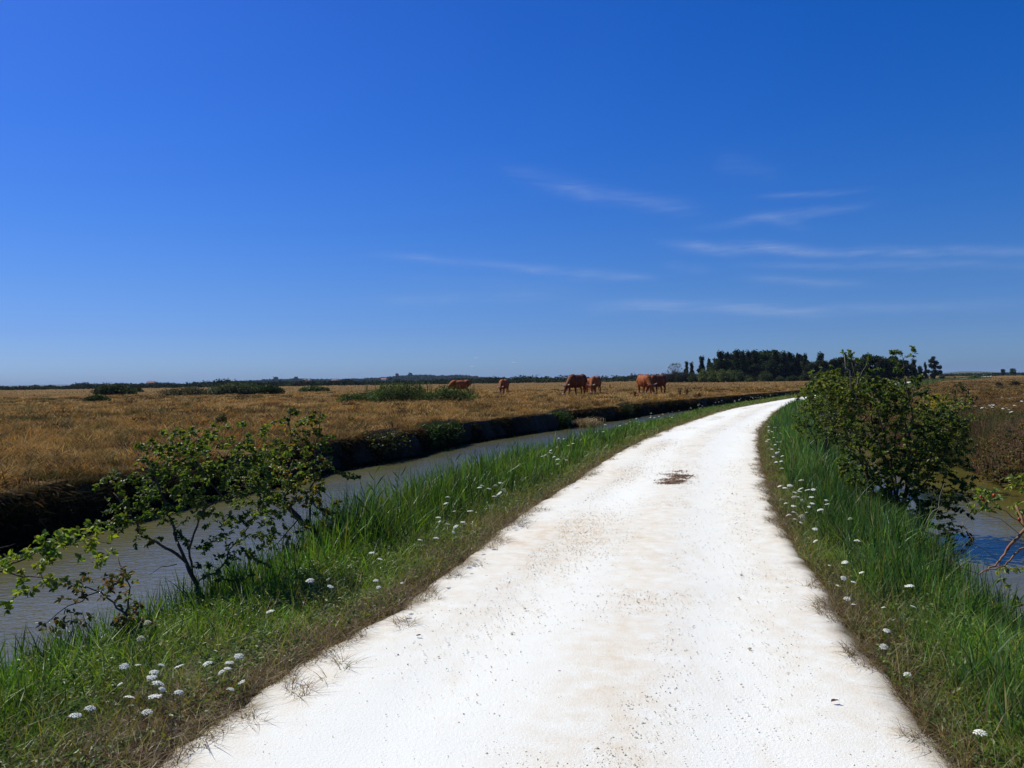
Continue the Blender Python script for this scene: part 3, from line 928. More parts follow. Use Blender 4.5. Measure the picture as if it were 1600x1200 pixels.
def verge(side):
    parts, dryp = [], []
    if side == 'L':
        edge = RL; sgn = -1; wid = lambda y: (RL(y) - LW(y))
    else:
        edge = RR; sgn = 1; wid = lambda y: (RW(y) - RR(y))
    # distance from road edge s in metres
    def place(n, s0, s1, y0=1.6, y1=70, bias=1.0, pw=1.0):
        t = rng.random(n)
        y = y0 * (y1 / y0) ** (t ** bias)
        wy = wid(y)
        s = (s0 + (s1 - s0) * rng.random(n) ** pw) * wy
        x = edge(y) + sgn * s
        return x, y, s / wy
    scl = lambda y: (1 + np.maximum(y - 6, 0) / 14)      # far blades are drawn fewer and wider
    # 1 tall reeds / grass near the water
    n = 82000 if side == 'L' else 92000
    x, y, s = place(n, .26, 1.06)
    dens = fbm(x, y, .8, 51)
    keep = rng.random(n) < np.clip((dens - .22) * 3.2, 0.1, 1) * np.clip((s - (np.interp(y, [5, 9, 14], [.36, .30, .20]) if side == 'L' else .20)) * 4, 0, 1)
    x, y, s = x[keep], y[keep], s[keep]; n = len(x)
    if side == 'L':
        hmul = np.interp(y, [0, 6, 8, 10, 20, 30, 60], [.42, .62, 1.0, 1.12, .85, .48, .30])
    else:
        hmul = np.interp(y, [0, 3, 5, 8, 12, 30, 60], [.55, .62, .72, .95, 1.25, 1.1, .7])
    h = (.16 + .46 * rng.random(n) ** 1.3) * hmul * np.clip(.45 + s * .9, .4, 1.25) * (.55 + .9 * fbm(x, y, .55, 57))
    z = ground_z(x, y) - .02
    c = palette(n, [(.068, .150, .020), (.092, .180, .022), (.048, .112, .022), (.14, .21, .03)] if side == 'L' else [(.055, .135, .032), (.080, .170, .036), (.042, .105, .028), (.13, .19, .045)])
    old = rng.random(n) < .05
    c[old] = np.array([.24, .20, .08])
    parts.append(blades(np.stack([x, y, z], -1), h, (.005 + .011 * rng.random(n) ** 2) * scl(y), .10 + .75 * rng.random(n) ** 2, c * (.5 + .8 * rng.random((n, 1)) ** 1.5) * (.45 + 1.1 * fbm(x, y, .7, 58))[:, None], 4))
    # 2 fine grass and herbs in the middle
    n = 95000
    x, y, s = place(n, .06, .85)
    h = (.04 + .24 * rng.random(n) ** 1.4) * np.clip(.3 + s * 1.4, 0, 1.1) * (.5 + 1.1 * fbm(x, y, .5, 60))
    z = ground_z(x, y) - .01
    pat = fbm(x, y, .55, 52)
    green = palette(n, [(.092, .180, .018), (.13, .21, .024), (.058, .120, .018), (.175, .235, .03)])
    brown = palette(n, [(.20, .14, .07), (.15, .095, .045), (.24, .19, .10), (.12, .07, .035)])
    f = np.clip((s * 4.5 - .35 + (pat - .5) * 2.0), .04, .95)[:, None] > rng.random((n, 1))
    c = np.where(f, green, brown) * (.35 + 1.3 * fbm(x, y, .45, 59))[:, None]
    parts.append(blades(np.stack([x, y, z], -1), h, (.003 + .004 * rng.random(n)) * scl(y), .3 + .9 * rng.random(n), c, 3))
    # small broad leaves
    n = 80000
    x, y, s = place(n, .08, .95)
    pat = fbm(x, y, .35, 53)
    k = pat > .42
    x, y, s = x[k], y[k], s[k]; n = len(x)
    z = ground_z(x, y) + rng.random(n) * (.03 + .20 * s)
    c = palette(n, [(.08, .14, .025), (.12, .17, .03), (.06, .10, .022), (.16, .17, .045)])
    d = rng.normal(size=(n, 3)); d[:, 2] = np.abs(d[:, 2]) * .4
    parts.append(leaves(np.stack([x, y, z], -1), d, (.014 + .024 * rng.random(n)) * scl(y), c, .5, .2, np.tile([[0, 0, 1.]], (n, 1))))
    # 3 dead, flattened brown fringe spilling on the road
    n = 62000
    x, y, s = place(n, -.08 if side == 'L' else -.13, .20 if side == 'L' else .26, pw=1.1)
    if side == 'L':
        near_ = np.clip((4.2 - y) / 1.6, 0, 1) * np.clip(s, 0, 1) * 1.6
        x = x - near_ * wid(y); s = s + near_
    else:
        near_ = np.clip((7.5 - y) / 3, 0, 1) * np.clip(s, 0, 1) * .7
        x = x + near_ * wid(y); s = s + near_
    fr = .25 + .3 * (fbm(x, y, 1.6, 54) - .3) + .5 * fbm(x, y, .2, 56)
    k = (fr > .38 + np.clip(.12 - s, 0, 1) * 1.6)
    x, y, s = x[k], y[k], s[k]; n = len(x)
    h = .025 + .10 * rng.random(n)
    z = ground_z(x, y) - .003
    c = palette(n, [(.20, .13, .075), (.15, .09, .05), (.26, .19, .12), (.11, .065, .035), (.17, .14, .06)], .25)
    parts.append(blades(np.stack([x, y, z], -1), h, (.0025 + .003 * rng.random(n)) * scl(y), .6 + 1.5 * rng.random(n), c, 3))
    # reddish dead seed stems
    n = 5000
    x, y, s = place(n, .05, .5)
    h = .12 + .2 * rng.random(n)
    z = ground_z(x, y)
    c = palette(n, [(.24, .18, .09), (.28, .23, .13)])
    parts.append(blades(np.stack([x, y, z], -1), h, (.002 + .001 * rng.random(n)) * scl(y), .3 + .5 * rng.random(n), c, 3))
    V, T, C = cat(parts)
    o = link('grass', np_mesh('verge_grass', V, T, C.clip(.003, 1)), M['grass'])
    return o
o = verge('L'); tag(o, 'green grass and herbs with a brown dead fringe between the white road and the channel', 'grass', kind='stuff')
o = verge('R'); tag(o, 'blue green reeds and grass with a brown fringe on the right side of the white road', 'grass', kind='stuff')

def verge_far():
    """verges beyond 70 m: coarser"""
    parts = []
    for edge, sgn, w_ in ((RL, -1, 1.6), (RR, 1, 2.4)):
        n = 34000 if sgn > 0 else 9000
        y = 60 + 260 * rng.random(n) ** 1.1
        x = edge(y) + sgn * rng.random(n) * w_ * (1 + y / 120)
        z = ground_z(x, y)
        c = palette(n, [(.07, .11, .03), (.05, .08, .025), (.12, .13, .045)])
        parts.append(blades(np.stack([x, y, z], -1), .2 + .3 * rng.random(n), .05 + y * .0006, .2 + .3 * rng.random(n), c, 2))
    V, T, C = cat(parts)
    return link('grass', np_mesh('far_verge', V, T, C), M['grass'])
tag(verge_far(), 'green roadside grass in the distance where the white road reappears', 'grass', kind='stuff')

# dry field
def field_grass(side):
    parts = []
    # bands of distance, each a bit sparser and coarser
    bands = [(7, 16, 100000, .0075), (16, 34, 110000, .016), (34, 75, 90000, .040), (75, 160, 60000, .09), (160, 420, 36000, .22)] if side == 'L' else \
            [(9, 22, 60000, .012), (22, 45, 60000, .026), (45, 110, 45000, .06), (110, 300, 26000, .16)]
    for y0, y1, n, wd in bands:
        y = y0 * (y1 / y0) ** rng.random(n)
        if side == 'L':
            b = BT(y) - .03
            a = -.70 * y - 2
            x = b - (b - a) * rng.random(n)
            # a denser fringe hangs over the bank
            k = rng.random(n) < .12
            x[k] = (b - rng.random(n) ** 2 * .5 + .08)[k]
        else:
            a = RBT(y) - .1
            b = .78 * y + 2
            ok = b > a
            x = a + (b - a) * rng.random(n)
            k = rng.random(n) < .12
            x[k] = (a + rng.random(n) ** 2 * .7 - .25)[k]
            x, y = x[ok], y[ok]
        n = len(x)
        z = ground_z(x, y) - .03
        pat = fbm(x, y, 2.2, 61)
        pat2 = fbm(x, y, 14, 62)
        clump = np.clip((fbm(x, y, .6, 63) - .27) * 2.6, .15, 1.5)
        h = (.10 + .26 * rng.random(n)) * clump * (1 + (pat - .5))
        if side == 'L':
            dB = BT(y) - x
            h *= np.interp(dB, [0, .8, 2.5], [.55, .75, 1])
            base = palette(n, [(.375, .24, .080), (.30, .18, .056), (.48, .34, .145), (.18, .11, .036), (.33, .20, .064)], .28)
            base = base * np.clip(.15 + 1.7 * fbm(x, y * .6, 6, 64), .5, 1.5)[:, None] * (.45 + 1.1 * fbm(x, y, .9, 66))[:, None]
            oli = palette(n, [(.10, .085, .03), (.13, .10, .035), (.08, .075, .028)], .25)
            f = (np.clip((pat2 - .46) * 3.4 + (pat - .5) * 1.4, 0, .8) > rng.random(n))[:, None]
        else:
            h = h * np.interp(y, [0, 16, 30], [1.7, 1.6, 1.1])
            base = palette(n, [(.19, .115, .055), (.15, .09, .045), (.25, .17, .085), (.11, .06, .032), (.14, .075, .035)], .25)
            oli = palette(n, [(.085, .09, .03), (.065, .08, .025), (.11, .10, .035)], .2)
            f = (np.clip((pat2 - .42) * 2.2 + (pat - .5), 0, .75) > rng.random(n))[:, None]
        c = np.where(f, oli, base)
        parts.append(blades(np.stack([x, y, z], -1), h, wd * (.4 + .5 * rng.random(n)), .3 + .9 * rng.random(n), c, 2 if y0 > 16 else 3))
    nt = 2600
    ty = (8 if side == 'L' else 10) * 13 ** rng.random(nt)
    if side == 'L':
        tb_ = BT(ty) - .3; ta_ = -.7 * ty - 2
    else:
        ta_ = RBT(ty) + .2; tb_ = np.maximum(.75 * ty + 2, ta_ + .5)
    tx = ta_ + (tb_ - ta_) * rng.random(nt)
    kind = rng.random(nt)
    pc = np.where((kind < .26)[:, None], np.array([.44, .295, .115]), np.where((kind < .56)[:, None], np.array([.34, .19, .048]), np.where((kind < .82)[:, None], np.array([.085, .05, .022]), np.array([.10, .10, .032]))))
    if side == 'R': pc = pc * .6
    rad_ = .10 + .22 * rng.random(nt)
    per_ = 34
    a_ = rng.random((nt, per_)) * 2 * PI; q_ = np.sqrt(rng.random((nt, per_))) * rad_[:, None] * (1 + ty[:, None] / 50)
    x = (tx[:, None] + q_ * np.cos(a_)).ravel(); y = (ty[:, None] + q_ * np.sin(a_)).ravel()
    n = len(x)
    h = np.repeat(.14 + .24 * rng.random(nt), per_) * (.6 + .6 * rng.random(n))
    c = np.repeat(pc * (.75 + .5 * rng.random((nt, 1))), per_, 0) * (.75 + .5 * rng.random((n, 1)))
    parts.append(blades(np.stack([x, y, ground_z(x, y) - .02], -1), h, (.0045 + y * .0009) * (.6 + .6 * rng.random(n)), .5 + 1.0 * rng.random(n), c, 3))
    V, T, C = cat(parts)
    return link('dry_grass', np_mesh('field_grass', V, T, C.clip(.004, 1)), M['dry'])
tag(field_grass('L'), 'parched brown grass covering the cow pasture beyond the channel', 'dry grass', kind='stuff')
tag(field_grass('R'), 'brown and olive weeds on the rough ground right of the pond', 'dry grass', kind='stuff')

# roots, moss and stalks on the steep far bank, and the brown weeds along the pond bank
def bank_growth():
    parts = []
    n = 52000
    y = 6 * (75 / 6) ** rng.random(n)
    x = BT(y) + .05 + .32 * rng.random(n)
    z = ground_z(x - .04, y) + .02; z = np.maximum(z, ZW + .02)
    pat = fbm(y, y * 0 + 3, 1.5, 71)
    c = palette(n, [(.035, .032, .015), (.055, .042, .022), (.03, .042, .015), (.02, .02, .012)], .25)
    h = (.03 + .10 * rng.random(n)) * (.4 + 1.2 * pat)
    V, T, C = blades(np.stack([x, y, z], -1), h, .008 + .0010 * y, 1.0 + 1.6 * rng.random(n), c, 2)
    parts.append((V, T, C))
    n = 16000
    y = 6 * (85 / 6) ** rng.random(n)
    x = BT(y) + rng.normal(size=n) * .08 - .02
    k = fbm(y, x, .9, 77) > .42
    x, y = x[k], y[k]; n = len(x)
    d = np.stack([.5 + .5 * rng.random(n), rng.normal(size=n) * .4, -.1 - .9 * rng.random(n)], -1)
    parts.append(leaves(np.stack([x, y, ground_z(x - .1, y) + .02], -1), d, .05 + .15 * rng.random(n), palette(n, [(.14, .08, .032), (.08, .05, .02), (.05, .035, .015), (.04, .05, .018)], .25), .05 + y[:, None] * .0025, .2))
    V, T, C = cat(parts)
    return link('bank_growth', np_mesh('bank_growth', V, T, C.clip(.004, 1)), M['dry'])
tag(bank_growth(), 'dark roots and withered tufts clinging to the steep mud bank of the channel', 'roots', kind='stuff')
def pond_weeds():
    parts = []
    n = 42000
    y = rng.uniform(8.5, 20.5, n)
    off = rng.random(n) ** 1.2
    x = RFW(y) + .02 + off * 2.2 - .1
    pat = fbm(x, y, .9, 73)
    h = (.25 + .55 * rng.random(n)) * np.clip(.35 + pat, .4, 1.2) * np.interp(y, [8, 12, 17, 20], [1.0, 1.05, .9, .6])
    z = ground_z(x, y) - .02
    c = np.where((pat > .52)[:, None], palette(n, [(.09, .10, .035), (.12, .12, .04), (.07, .085, .03)]), palette(n, [(.20, .13, .085), (.27, .19, .12), (.15, .09, .055), (.22, .12, .075)]))
    parts.append(blades(np.stack([x, y, z], -1), h, .006 + .008 * rng.random(n), .15 + .8 * rng.random(n) ** 1.5, c, 3))
    n = 30000
    y = rng.uniform(8.5, 20.5, n); x = RFW(y) + rng.random(n) * 2.0
    pat = fbm(x, y, .7, 74); k = pat > .5
    x, y = x[k], y[k]; n = len(x)
    z = ground_z(x, y) + rng.random(n) * .55
    c = palette(n, [(.10, .11, .035), (.07, .09, .03), (.15, .12, .05), (.19, .10, .05)])
    parts.append(leaves(np.stack([x, y, z], -1), rng.normal(size=(n, 3)), .02 + .03 * rng.random(n), c, .5))
    V, T, C = cat(parts)
    return link('weeds', np_mesh('pond_weeds', V, T, C.clip(.004, 1)), M['dry'])
tag(pond_weeds(), 'tangled reddish brown weeds overhanging the far edge of the pond', 'weeds', kind='stuff')

# loose stones on the road
def gravel():
    n = 190000
    y = 1.8 * (45 / 1.8) ** (rng.random(n) ** 1.0)
    s = rng.random(n)
    l, r = RL(y), RR(y)
    x = l + (r - l) * s
    p = rut_value(s, x, y) ** 1.15 * 1.0 * (.3 + 1.2 * fbm(x, y, .25, 88)) + np.exp(-(np.minimum(s, 1 - s) / .07) ** 2) * .45 + .006
    k = rng.random(n) < p
    x, y, s = x[k], y[k], s[k]; n = len(x)
    sz = (.0013 + .0036 * rng.random(n) ** 4) * (1 + y / 18)
    big = rng.random(n) < .006
    sz[big] *= 2.1
    # octahedral pebbles, squashed and skewed
    o8 = np.array([(1, 0, 0), (0, 1, 0), (-1, 0, 0), (0, -1, 0), (0, 0, 1), (0, 0, -1)], float)
    t8 = np.array([(0, 1, 4), (1, 2, 4), (2, 3, 4), (3, 0, 4), (1, 0, 5), (2, 1, 5), (3, 2, 5), (0, 3, 5)])
    V = o8[None] * (1 + rng.normal(size=(n, 6, 3)) * .22) + rng.normal(size=(n, 6, 3)) * .18
    V *= sz[:, None, None] * np.array([1, 1, .65])
    a = rng.random(n) * 2 * PI
    ca, sa = np.cos(a)[:, None], np.sin(a)[:, None]
    X_ = V[..., 0] * ca - V[..., 1] * sa; Y_ = V[..., 0] * sa + V[..., 1] * ca
    z = .022 * np.sin(PI * s.clip(0.001, .999)) ** .6 + .004
    V = np.stack([X_ + x[:, None], Y_ + y[:, None], V[..., 2] + z[:, None]], -1)
    T = (np.arange(n)[:, None, None] * 6 + t8[None]).reshape(-1, 3)
    c = palette(n, [(.70, .62, .50), (.76, .72, .64), (.64, .54, .41), (.70, .60, .47), (.56, .48, .37)], .10)
    dk = rng.random(n) < .02
    c[dk] = c[dk] * .6
    me = np_mesh('gravel', V.reshape(-1, 3), T, np.repeat(c, 6, 0).clip(0, .85))
    mt, t, b, out = new_mat('pebble')
    t.l(t.n('ShaderNodeAttribute', attribute_name='Col').outputs['Color'], b.inputs['Base Color'])
    b.inputs['Roughness'].default_value = .95
    return link('gravel', me, mt)
tag(gravel(), 'loose pale chalk gravel along the middle and edges of the white road', 'gravel', kind='stuff')

# ------------------------------------------------------------------ wild carrot flowers
def umbel_mesh(seed, rad=.034, cup=0.25):
    r_ = random.Random(seed)
    V, T = [], []
    def disc(cx, cy, cz, r, tilt):
        o = len(V)
        V.append((cx, cy, cz + r * .5))
        for k in range(7):
            a = 2 * PI * k / 7 + r_.random()
            rr2 = r * r_.uniform(.75, 1.1)
            V.append((cx + rr2 * math.cos(a), cy + rr2 * math.sin(a), cz + tilt[0] * math.cos(a) * r + tilt[1] * math.sin(a) * r))
        V.append((cx, cy, cz - r * .4))
        for k in range(7):
            T.append((o, o + 1 + k, o + 1 + (k + 1) % 7)); T.append((o + 8, o + 1 + (k + 1) % 7, o + 1 + k))
    for k in range(30):
        q = math.sqrt((k + .5) / 30); a = k * 2.39996
        rr2 = rad * q
        cz = rad * (cup * (1 - q * q)) + r_.uniform(-.002, .002)
        disc(rr2 * math.cos(a), rr2 * math.sin(a), cz, rad * .20 * r_.uniform(.8, 1.15), (-q * .4 * math.cos(a), -q * .4 * math.sin(a)))
    # rays under the head
    ray = []
    for k in range(10):
        a = 2 * PI * k / 10
        ray.append(([Vector((0, 0, -rad * .9)), Vector((rad * .8 * math.cos(a), rad * .8 * math.sin(a), 0))], [.0009, .0006]))
    V2, T2 = tube_mesh(ray, 4)
    return np.array(V), np.array(T), V2, T2

protos = []
for i in range(4):
    V, T, V2, T2 = umbel_mesh(i, .034, [.25, .15, .4, .9][i])
    me_h = np_mesh('umbel', V, T); me_h.materials.append(M['umbel_old' if i == 3 else 'umbel'])
    st = [Vector((0, 0, -.45)), Vector((.012, 0, -.3)), Vector((.008, .01, -.15)), Vector((0, 0, -.031))]
    V3, T3 = tube_mesh([(st, [.0022, .002, .0017, .0013])], 5)
    Vv = np.concatenate([V2, V3]); Tt = np.concatenate([T2, T3 + len(V2)])
    me_s = np_mesh('stalk', Vv, Tt); me_s.materials.append(M['stem'])
    protos.append((me_h, me_s))

def carrot(x, y, ztop, r, label, group, kind=None):
    zg = float(ground_z(x, y)[0])
    k = kind if kind is not None else random.choices([0, 1, 2, 3], [4, 4, 2, 1])[0]
    root = empty('wild_carrot', (x, y, zg), random.uniform(0, 6.28))
    root['label'] = label; root['category'] = 'flower'; root['group'] = group
    r *= random.uniform(.42, .78) if y < 8 else .8
    s = r / .034
    h = max(ztop - zg, .05)
    tilt = (random.gauss(.12, .22), random.gauss(0, .22))
    a = bpy.data.objects.new('flower_head', protos[k][0]); COL.objects.link(a); a.parent = root
    b = bpy.data.objects.new('stem', protos[k][1]); COL.objects.link(b); b.parent = root
    a.location = (0, 0, h); a.scale = (s, s, s); a.rotation_euler = (tilt[0], tilt[1], 0)
    b.location = (0, 0, h); b.scale = (s, s, h / .45)
    return root

fl_left_near = [(225, 975), (214, 1000), (187, 1042), (209, 1040), (246, 1040), (273, 1042), (234, 1051), (230, 1059), (240, 1070), (246, 1078), (272, 1083), (180, 1070), (194, 1091), (133, 1108), (110, 1119), (235, 1089), (367, 1026), (352, 1036), (318, 1038), (345, 1051), (378, 1045), (222, 1114), (412, 1077), (427, 1066)]
fl_left_mid = [(417, 956), (480, 908), (508, 906), (512, 917), (583, 908), (587, 918), (642, 911), (590, 874), (577, 864), (667, 844)]
fl_left_reed = [(697, 777), (694, 787), (707, 799), (682, 809), (695, 815), (701, 819), (751, 759), (747, 762), (772, 760), (780, 755), (782, 771), (772, 776), (762, 764), (789, 767), (690, 841), (732, 799), (721, 832), (724, 816), (712, 823)]
fl_left_far = [(869, 699), (859, 704), (859, 708), (846, 713), (851, 712), (864, 714), (872, 685), (880, 686), (894, 693), (887, 696), (870, 718), (884, 719), (872, 726)]
fl_right_far = [(1214, 691), (1210, 695), (1205, 702), (1219, 721), (1215, 707), (1204, 714), (1208, 684), (1211, 668), (1200, 676)]
fl_right_mid = [(1250, 751), (1214, 760), (1231, 759), (1221, 763), (1236, 770), (1249, 764), (1247, 768), (1260, 766), (1269, 765), (1242, 777), (1245, 783), (1266, 777), (1267, 787), (1289, 782), (1290, 788), (1279, 797), (1262, 792), (1235, 777), (1215, 782), (1224, 787), (1232, 791), (1235, 801), (1254, 801), (1247, 809), (1219, 806), (1237, 812), (1249, 817), (1268, 827), (1266, 846), (1326, 812), (1337, 846)]
fl_right_near = [(1288, 884), (1315, 879), (1337, 895), (1308, 904), (1330, 910), (1417, 916), (1309, 936), (1320, 945), (1376, 950), (1423, 949), (1375, 986), (1334, 1012), (1393, 1055), (1512, 1147), (1282, 916)]

def flower_px(px, py, label, group, left, rpx=None):
    for z in ((.40, .34, .28, .24, .18, .12, .08, .05) if py < 900 else (.16, .13, .10, .07, .05)):
        x, y = GP(px, py, z)
        if left and x < float(RL(y)) - .12: break
        if not left and x > float(RR(y)) + .12: break
    r = (rpx or random.uniform(.026, .040))
    if left: x = min(x, float(RL(y)) - .22)
    else: x = max(x, float(RR(y)) + .16)
    return carrot(x, y, z, r, label, group)

for p in fl_left_near: flower_px(*p, 'white wild carrot flower in the nearest patch of grass left of the road', 'wild carrot at the near left', True)
for p in fl_left_mid: flower_px(*p, 'scattered white wild carrot flower between the two left shrubs and the road edge', 'wild carrot by the left shrubs', True)
for p in fl_left_reed: flower_px(*p, 'white wild carrot flower among the tall green reeds between channel and road', 'wild carrot among the left reeds', True)
for p in fl_left_far: flower_px(*p, 'white wild carrot flower in the cluster farther up the channel edge', 'wild carrot farther up the channel', True)
for p in fl_right_near: flower_px(*p, 'white wild carrot flower in the nearer grass right of the road', 'wild carrot at the near right', False)
for p in fl_right_mid: flower_px(*p, 'white wild carrot flower in the dense band beside the right road edge', 'dense wild carrot band on the right', False)
for p in fl_right_far: flower_px(*p, 'small white wild carrot flower near the bend on the right verge', 'wild carrot near the bend', False, .03)
for i in range(14):
    px = random.uniform(1195, 1225); py = random.uniform(665, 740)
    flower_px(px, py, 'small white wild carrot flower near the bend on the right verge', 'wild carrot near the bend', False, .03)
for i in range(64):     # the long far part of the left verge
    y = random.uniform(19, 56)
    x = float(RL(y)) - random.uniform(.25, 1.9)
    carrot(x, y, float(ground_z(x, y)[0]) + random.uniform(.3, .5), random.uniform(.028, .045), 'tiny white wild carrot flower along the distant stretch of the left verge', 'wild carrot on the distant left verge')
for i in range(46):     # rough ground beyond the pond
    if i < 30: px, py = random.gauss(1570, 26), random.gauss(641, 14)
    else: px, py = random.uniform(1425, 1600), random.uniform(612, 632)
    y = (H - .85) * F / max(py - hor(px) , 12)
    x = (px - 800) / F * y
    if y > 45 or x < float(RBT(y)) or px > 1625: continue
    zg = float(ground_z(x, y)[0])
    carrot(x, y, zg + random.uniform(.5, .6), random.uniform(.035, .05), 'white wild carrot flower on the rough brown ground beyond the pond', 'wild carrot beyond the pond')

# ------------------------------------------------------------------ tall reeds standing clear of the grass
def reed(px, py_top, py_base, Yd, label, lean=0.1):
    b = P(px, py_base, Yd); tpt = P(px - lean * 60, py_top, Yd)
    root = empty('reed', b)
    mid = b.lerp(tpt, .5) + Vector((random.uniform(-.02, .02), 0, 0))
    pts = wob([Vector((0, 0, 0)), mid - b, tpt - b], .01, 3)
    V, T = tube_mesh([(pts, [.003 - .0018 * i / (len(pts) - 1) for i in range(len(pts))])], 5)
    link('stem', np_mesh('reed_stem', V, T, smooth=True), M['stem'], root)
    N = 9
    Vs = []
    for k in range(N):
        u = .25 + .75 * k / (N - 1)
        q = (tpt - b) * u
        a = (PI if k % 2 else 0) + random.uniform(-.5, .5)
        L = random.uniform(.16, .26) * (1.1 - .4 * u)
        base = np.array([q])
        V_, T_, C_ = leaves(base, np.array([[math.cos(a) * .55, math.sin(a) * .3, .8]]), np.array([L]), np.array([[.055, .10, .03]]), .085, .1)
        Vs.append((V_, T_, C_))
    V, T, C = cat(Vs)
    link('leaf_blades', np_mesh('reed_leaf', V, T, C), M['grass'], root)
    tag(root, label, 'reed', 'single reeds standing clear above the left verge')
reed(589, 742, 850, 8.8, 'tall single reed against the water just right of the leaning shrub', .1)
reed(577, 775, 850, 8.7, 'shorter reed close to the left of the tallest single reed', .15)
reed(626, 745, 810, 10.6, 'thin reed over the water between leaning shrub and dense reeds', .05)
reed(712, 722, 790, 11.8, 'reed standing highest where the dense left reeds begin', .05)
reed(743, 712, 780, 12.6, 'reed standing clear above the middle of the dense left reeds', .1)
reed(797, 690, 750, 15, 'tall reed against the channel above the pair of white flowers', .0)
reed(790, 702, 750, 14.8, 'leaning reed beside the tall reed above the pair of white flowers', .3)

# ------------------------------------------------------------------ small things on the road
def straw_patch():
    c0 = GP(1056, 751)
    n = 1500
    ctr = np.array([(-.16, -.50), (-.05, -.30), (-.12, -.12), (.02, .05), (.05, .28), (.14, .40), (.10, .95), (-.05, .6)])[rng.choice(8, n, p=[.2, .2, .15, .15, .1, .1, .05, .05])]
    a = rng.normal(size=(n, 2)) * np.array([[.095, .07]]) + ctr + np.array([[c0[0], c0[1]]])
    a[:, 0] += (a[:, 1] - c0[1]) * .10
    x, y = a[:, 0], a[:, 1]
    z = np.full(n, .024) + rng.random(n) * .006
    c = palette(n, [(.20, .115, .07), (.13, .075, .045), (.28, .18, .11)], .25)
    V, T, C = blades(np.stack([x, y, z], -1) - np.array([[c0[0], c0[1], 0]]), .010 + .02 * rng.random(n), rng.random(n) * .014 + .010, 1.4 + 1.4 * rng.random(n), c, 3)
    o = link('straw', np_mesh('straw', V, T, C.clip(.004, 1)), M['dry'])
    o.location = (c0[0], c0[1], 0)
    tag(o, 'patch of brown trampled straw lying in the middle of the white road', 'straw', kind='stuff')
straw_patch()
def leaf_on_road(px, py, size, label, colr):
    x, y = GP(px, py)
    V, T, C = leaves(np.array([[0, 0, 0.0]]), np.array([[.9, .2, .15]]), np.array([size]), np.array([colr]), .5, .5, np.array([[0, 0, 1.]]))
    V2, T2, C2 = leaves(np.array([[size * .35, .003, 0.004]]), np.array([[.9, -.3, .25]]), np.array([size * .8]), np.array([colr]) * .8, .45, .5, np.array([[0, 0, 1.]]))
    V, T, C = cat([(V, T, C), (V2, T2, C2)])
    o = link('dry_leaf', np_mesh('dry_leaf', V, T, C), M['dry'])
    o.location = (x - size / 2, y, .026)
    tag(o, label, 'leaf')
leaf_on_road(1298, 1106, .036, 'curled brown dry leaf on the white road near the right edge', (.22, .10, .07))
leaf_on_road(648, 1001, .030, 'dark dry leaf on the white road near the left edge', (.10, .06, .04))

# ------------------------------------------------------------------ shrubs in the middle distance
def leaf_cloud(ells, n, size, cols, aspect=.7, jit=.25):
    """ells: (x,y,z,rx,ry,rz,weight). Leaves spread through the volume, thicker near the skin."""
    w_ = np.array([e[6] for e in ells], float); w_ /= w_.sum()
    which = rng.choice(len(ells), n, p=w_)
    E = np.array([e[:6] for e in ells])[which]
    d = rng.normal(size=(n, 3)); d /= np.linalg.norm(d, axis=1, keepdims=True)
    r = rng.random(n) ** .45
    lump = .75 + .5 * fbm(d[:, 0] * 3 + which * 3.1, d[:, 1] * 3 + d[:, 2] * 2.3, 1.0, 81)
    p = E[:, :3] + d * (r * lump)[:, None] * E[:, 3:6]
    k = p[:, 2] > .0
    p, d, which = p[k], d[k], which[k]; n = len(p)
    c = palette(n, cols, jit)
    tint = 1 + (rng.random(len(ells))[which] - .5)[:, None] * .5
    return leaves(p, d * .6 + rng.normal(size=(n, 3)), size * (.6 + .8 * rng.random(n)), c * tint, aspect, .2)

def simple_shrub(px, py_base, Yd, wpx, hpx, cols, label, n=3000, leaf=None, group=None, name='shrub', lobes=7, sprigs=0):
    s = Yd / F
    b = P(px, py_base, Yd)
    zg = float(ground_z(b.x, b.y)[0])
    W, Hh = wpx * s, hpx * s
    root = empty(name, (b.x, b.y, zg))
    ells = []
    for i in range(lobes):
        u = (i + .5) / lobes * 2 - 1
        hh = Hh * (1 - .55 * u * u) * random.uniform(.75, 1.0)
        ells.append((u * W * .42, random.uniform(-.25, .25) * W * .5, hh * .45, W / lobes * 1.1, W * .22, hh * .55, hh))
    leaf = leaf or 2.2 * s
    V, T, C = leaf_cloud(ells, n, leaf, cols)
    if sprigs:
        q = np.stack([rng.uniform(-W * .45, W * .45, sprigs), rng.uniform(-.2, .2, sprigs) * W, np.full(sprigs, Hh * .5)], -1)
        V2, T2, C2 = blades(q, Hh * (.4 + .35 * rng.random(sprigs)), np.full(sprigs, s * 1.0), .3 * rng.random(sprigs), palette(sprigs, cols), 2)
        V, T, C = cat([(V, T, C), (V2, T2, C2)])
    link('crown', np_mesh('shrub_crown', V, T, C.clip(.004, 1)), M['leaf_far'], root)
    paths = []
    for i in range(lobes):
        e = ells[i]
        paths.append(([Vector((e[0] * .4, 0, -.05)), Vector((e[0] * .8, e[1] * .5, e[2] * .7)), Vector((e[0], e[1], e[2] * 1.4))], [s * 1.0, s * .7, s * .3]))
    V, T = tube_mesh(paths, 5)
    link('trunk', np_mesh('shrub_trunk', V, T), M['bark'], root)
    tag(root, label, 'shrub', group)
    return root
DG = [(.035, .055, .018), (.05, .075, .022), (.028, .042, .016), (.065, .09, .028)]
GG = [(.085, .10, .055), (.11, .12, .07), (.065, .08, .045)]
BR = [(.06, .10, .025), (.085, .13, .035), (.045, .075, .02), (.11, .15, .05)]
simple_shrub(178, 617, 118, 64, 19, DG, 'dark green rounded shrub at the far left of the pasture', 3500)
simple_shrub(152, 630, 66, 44, 12, DG, 'low dark shrub just in front of the rounded shrub at far left', 1800)
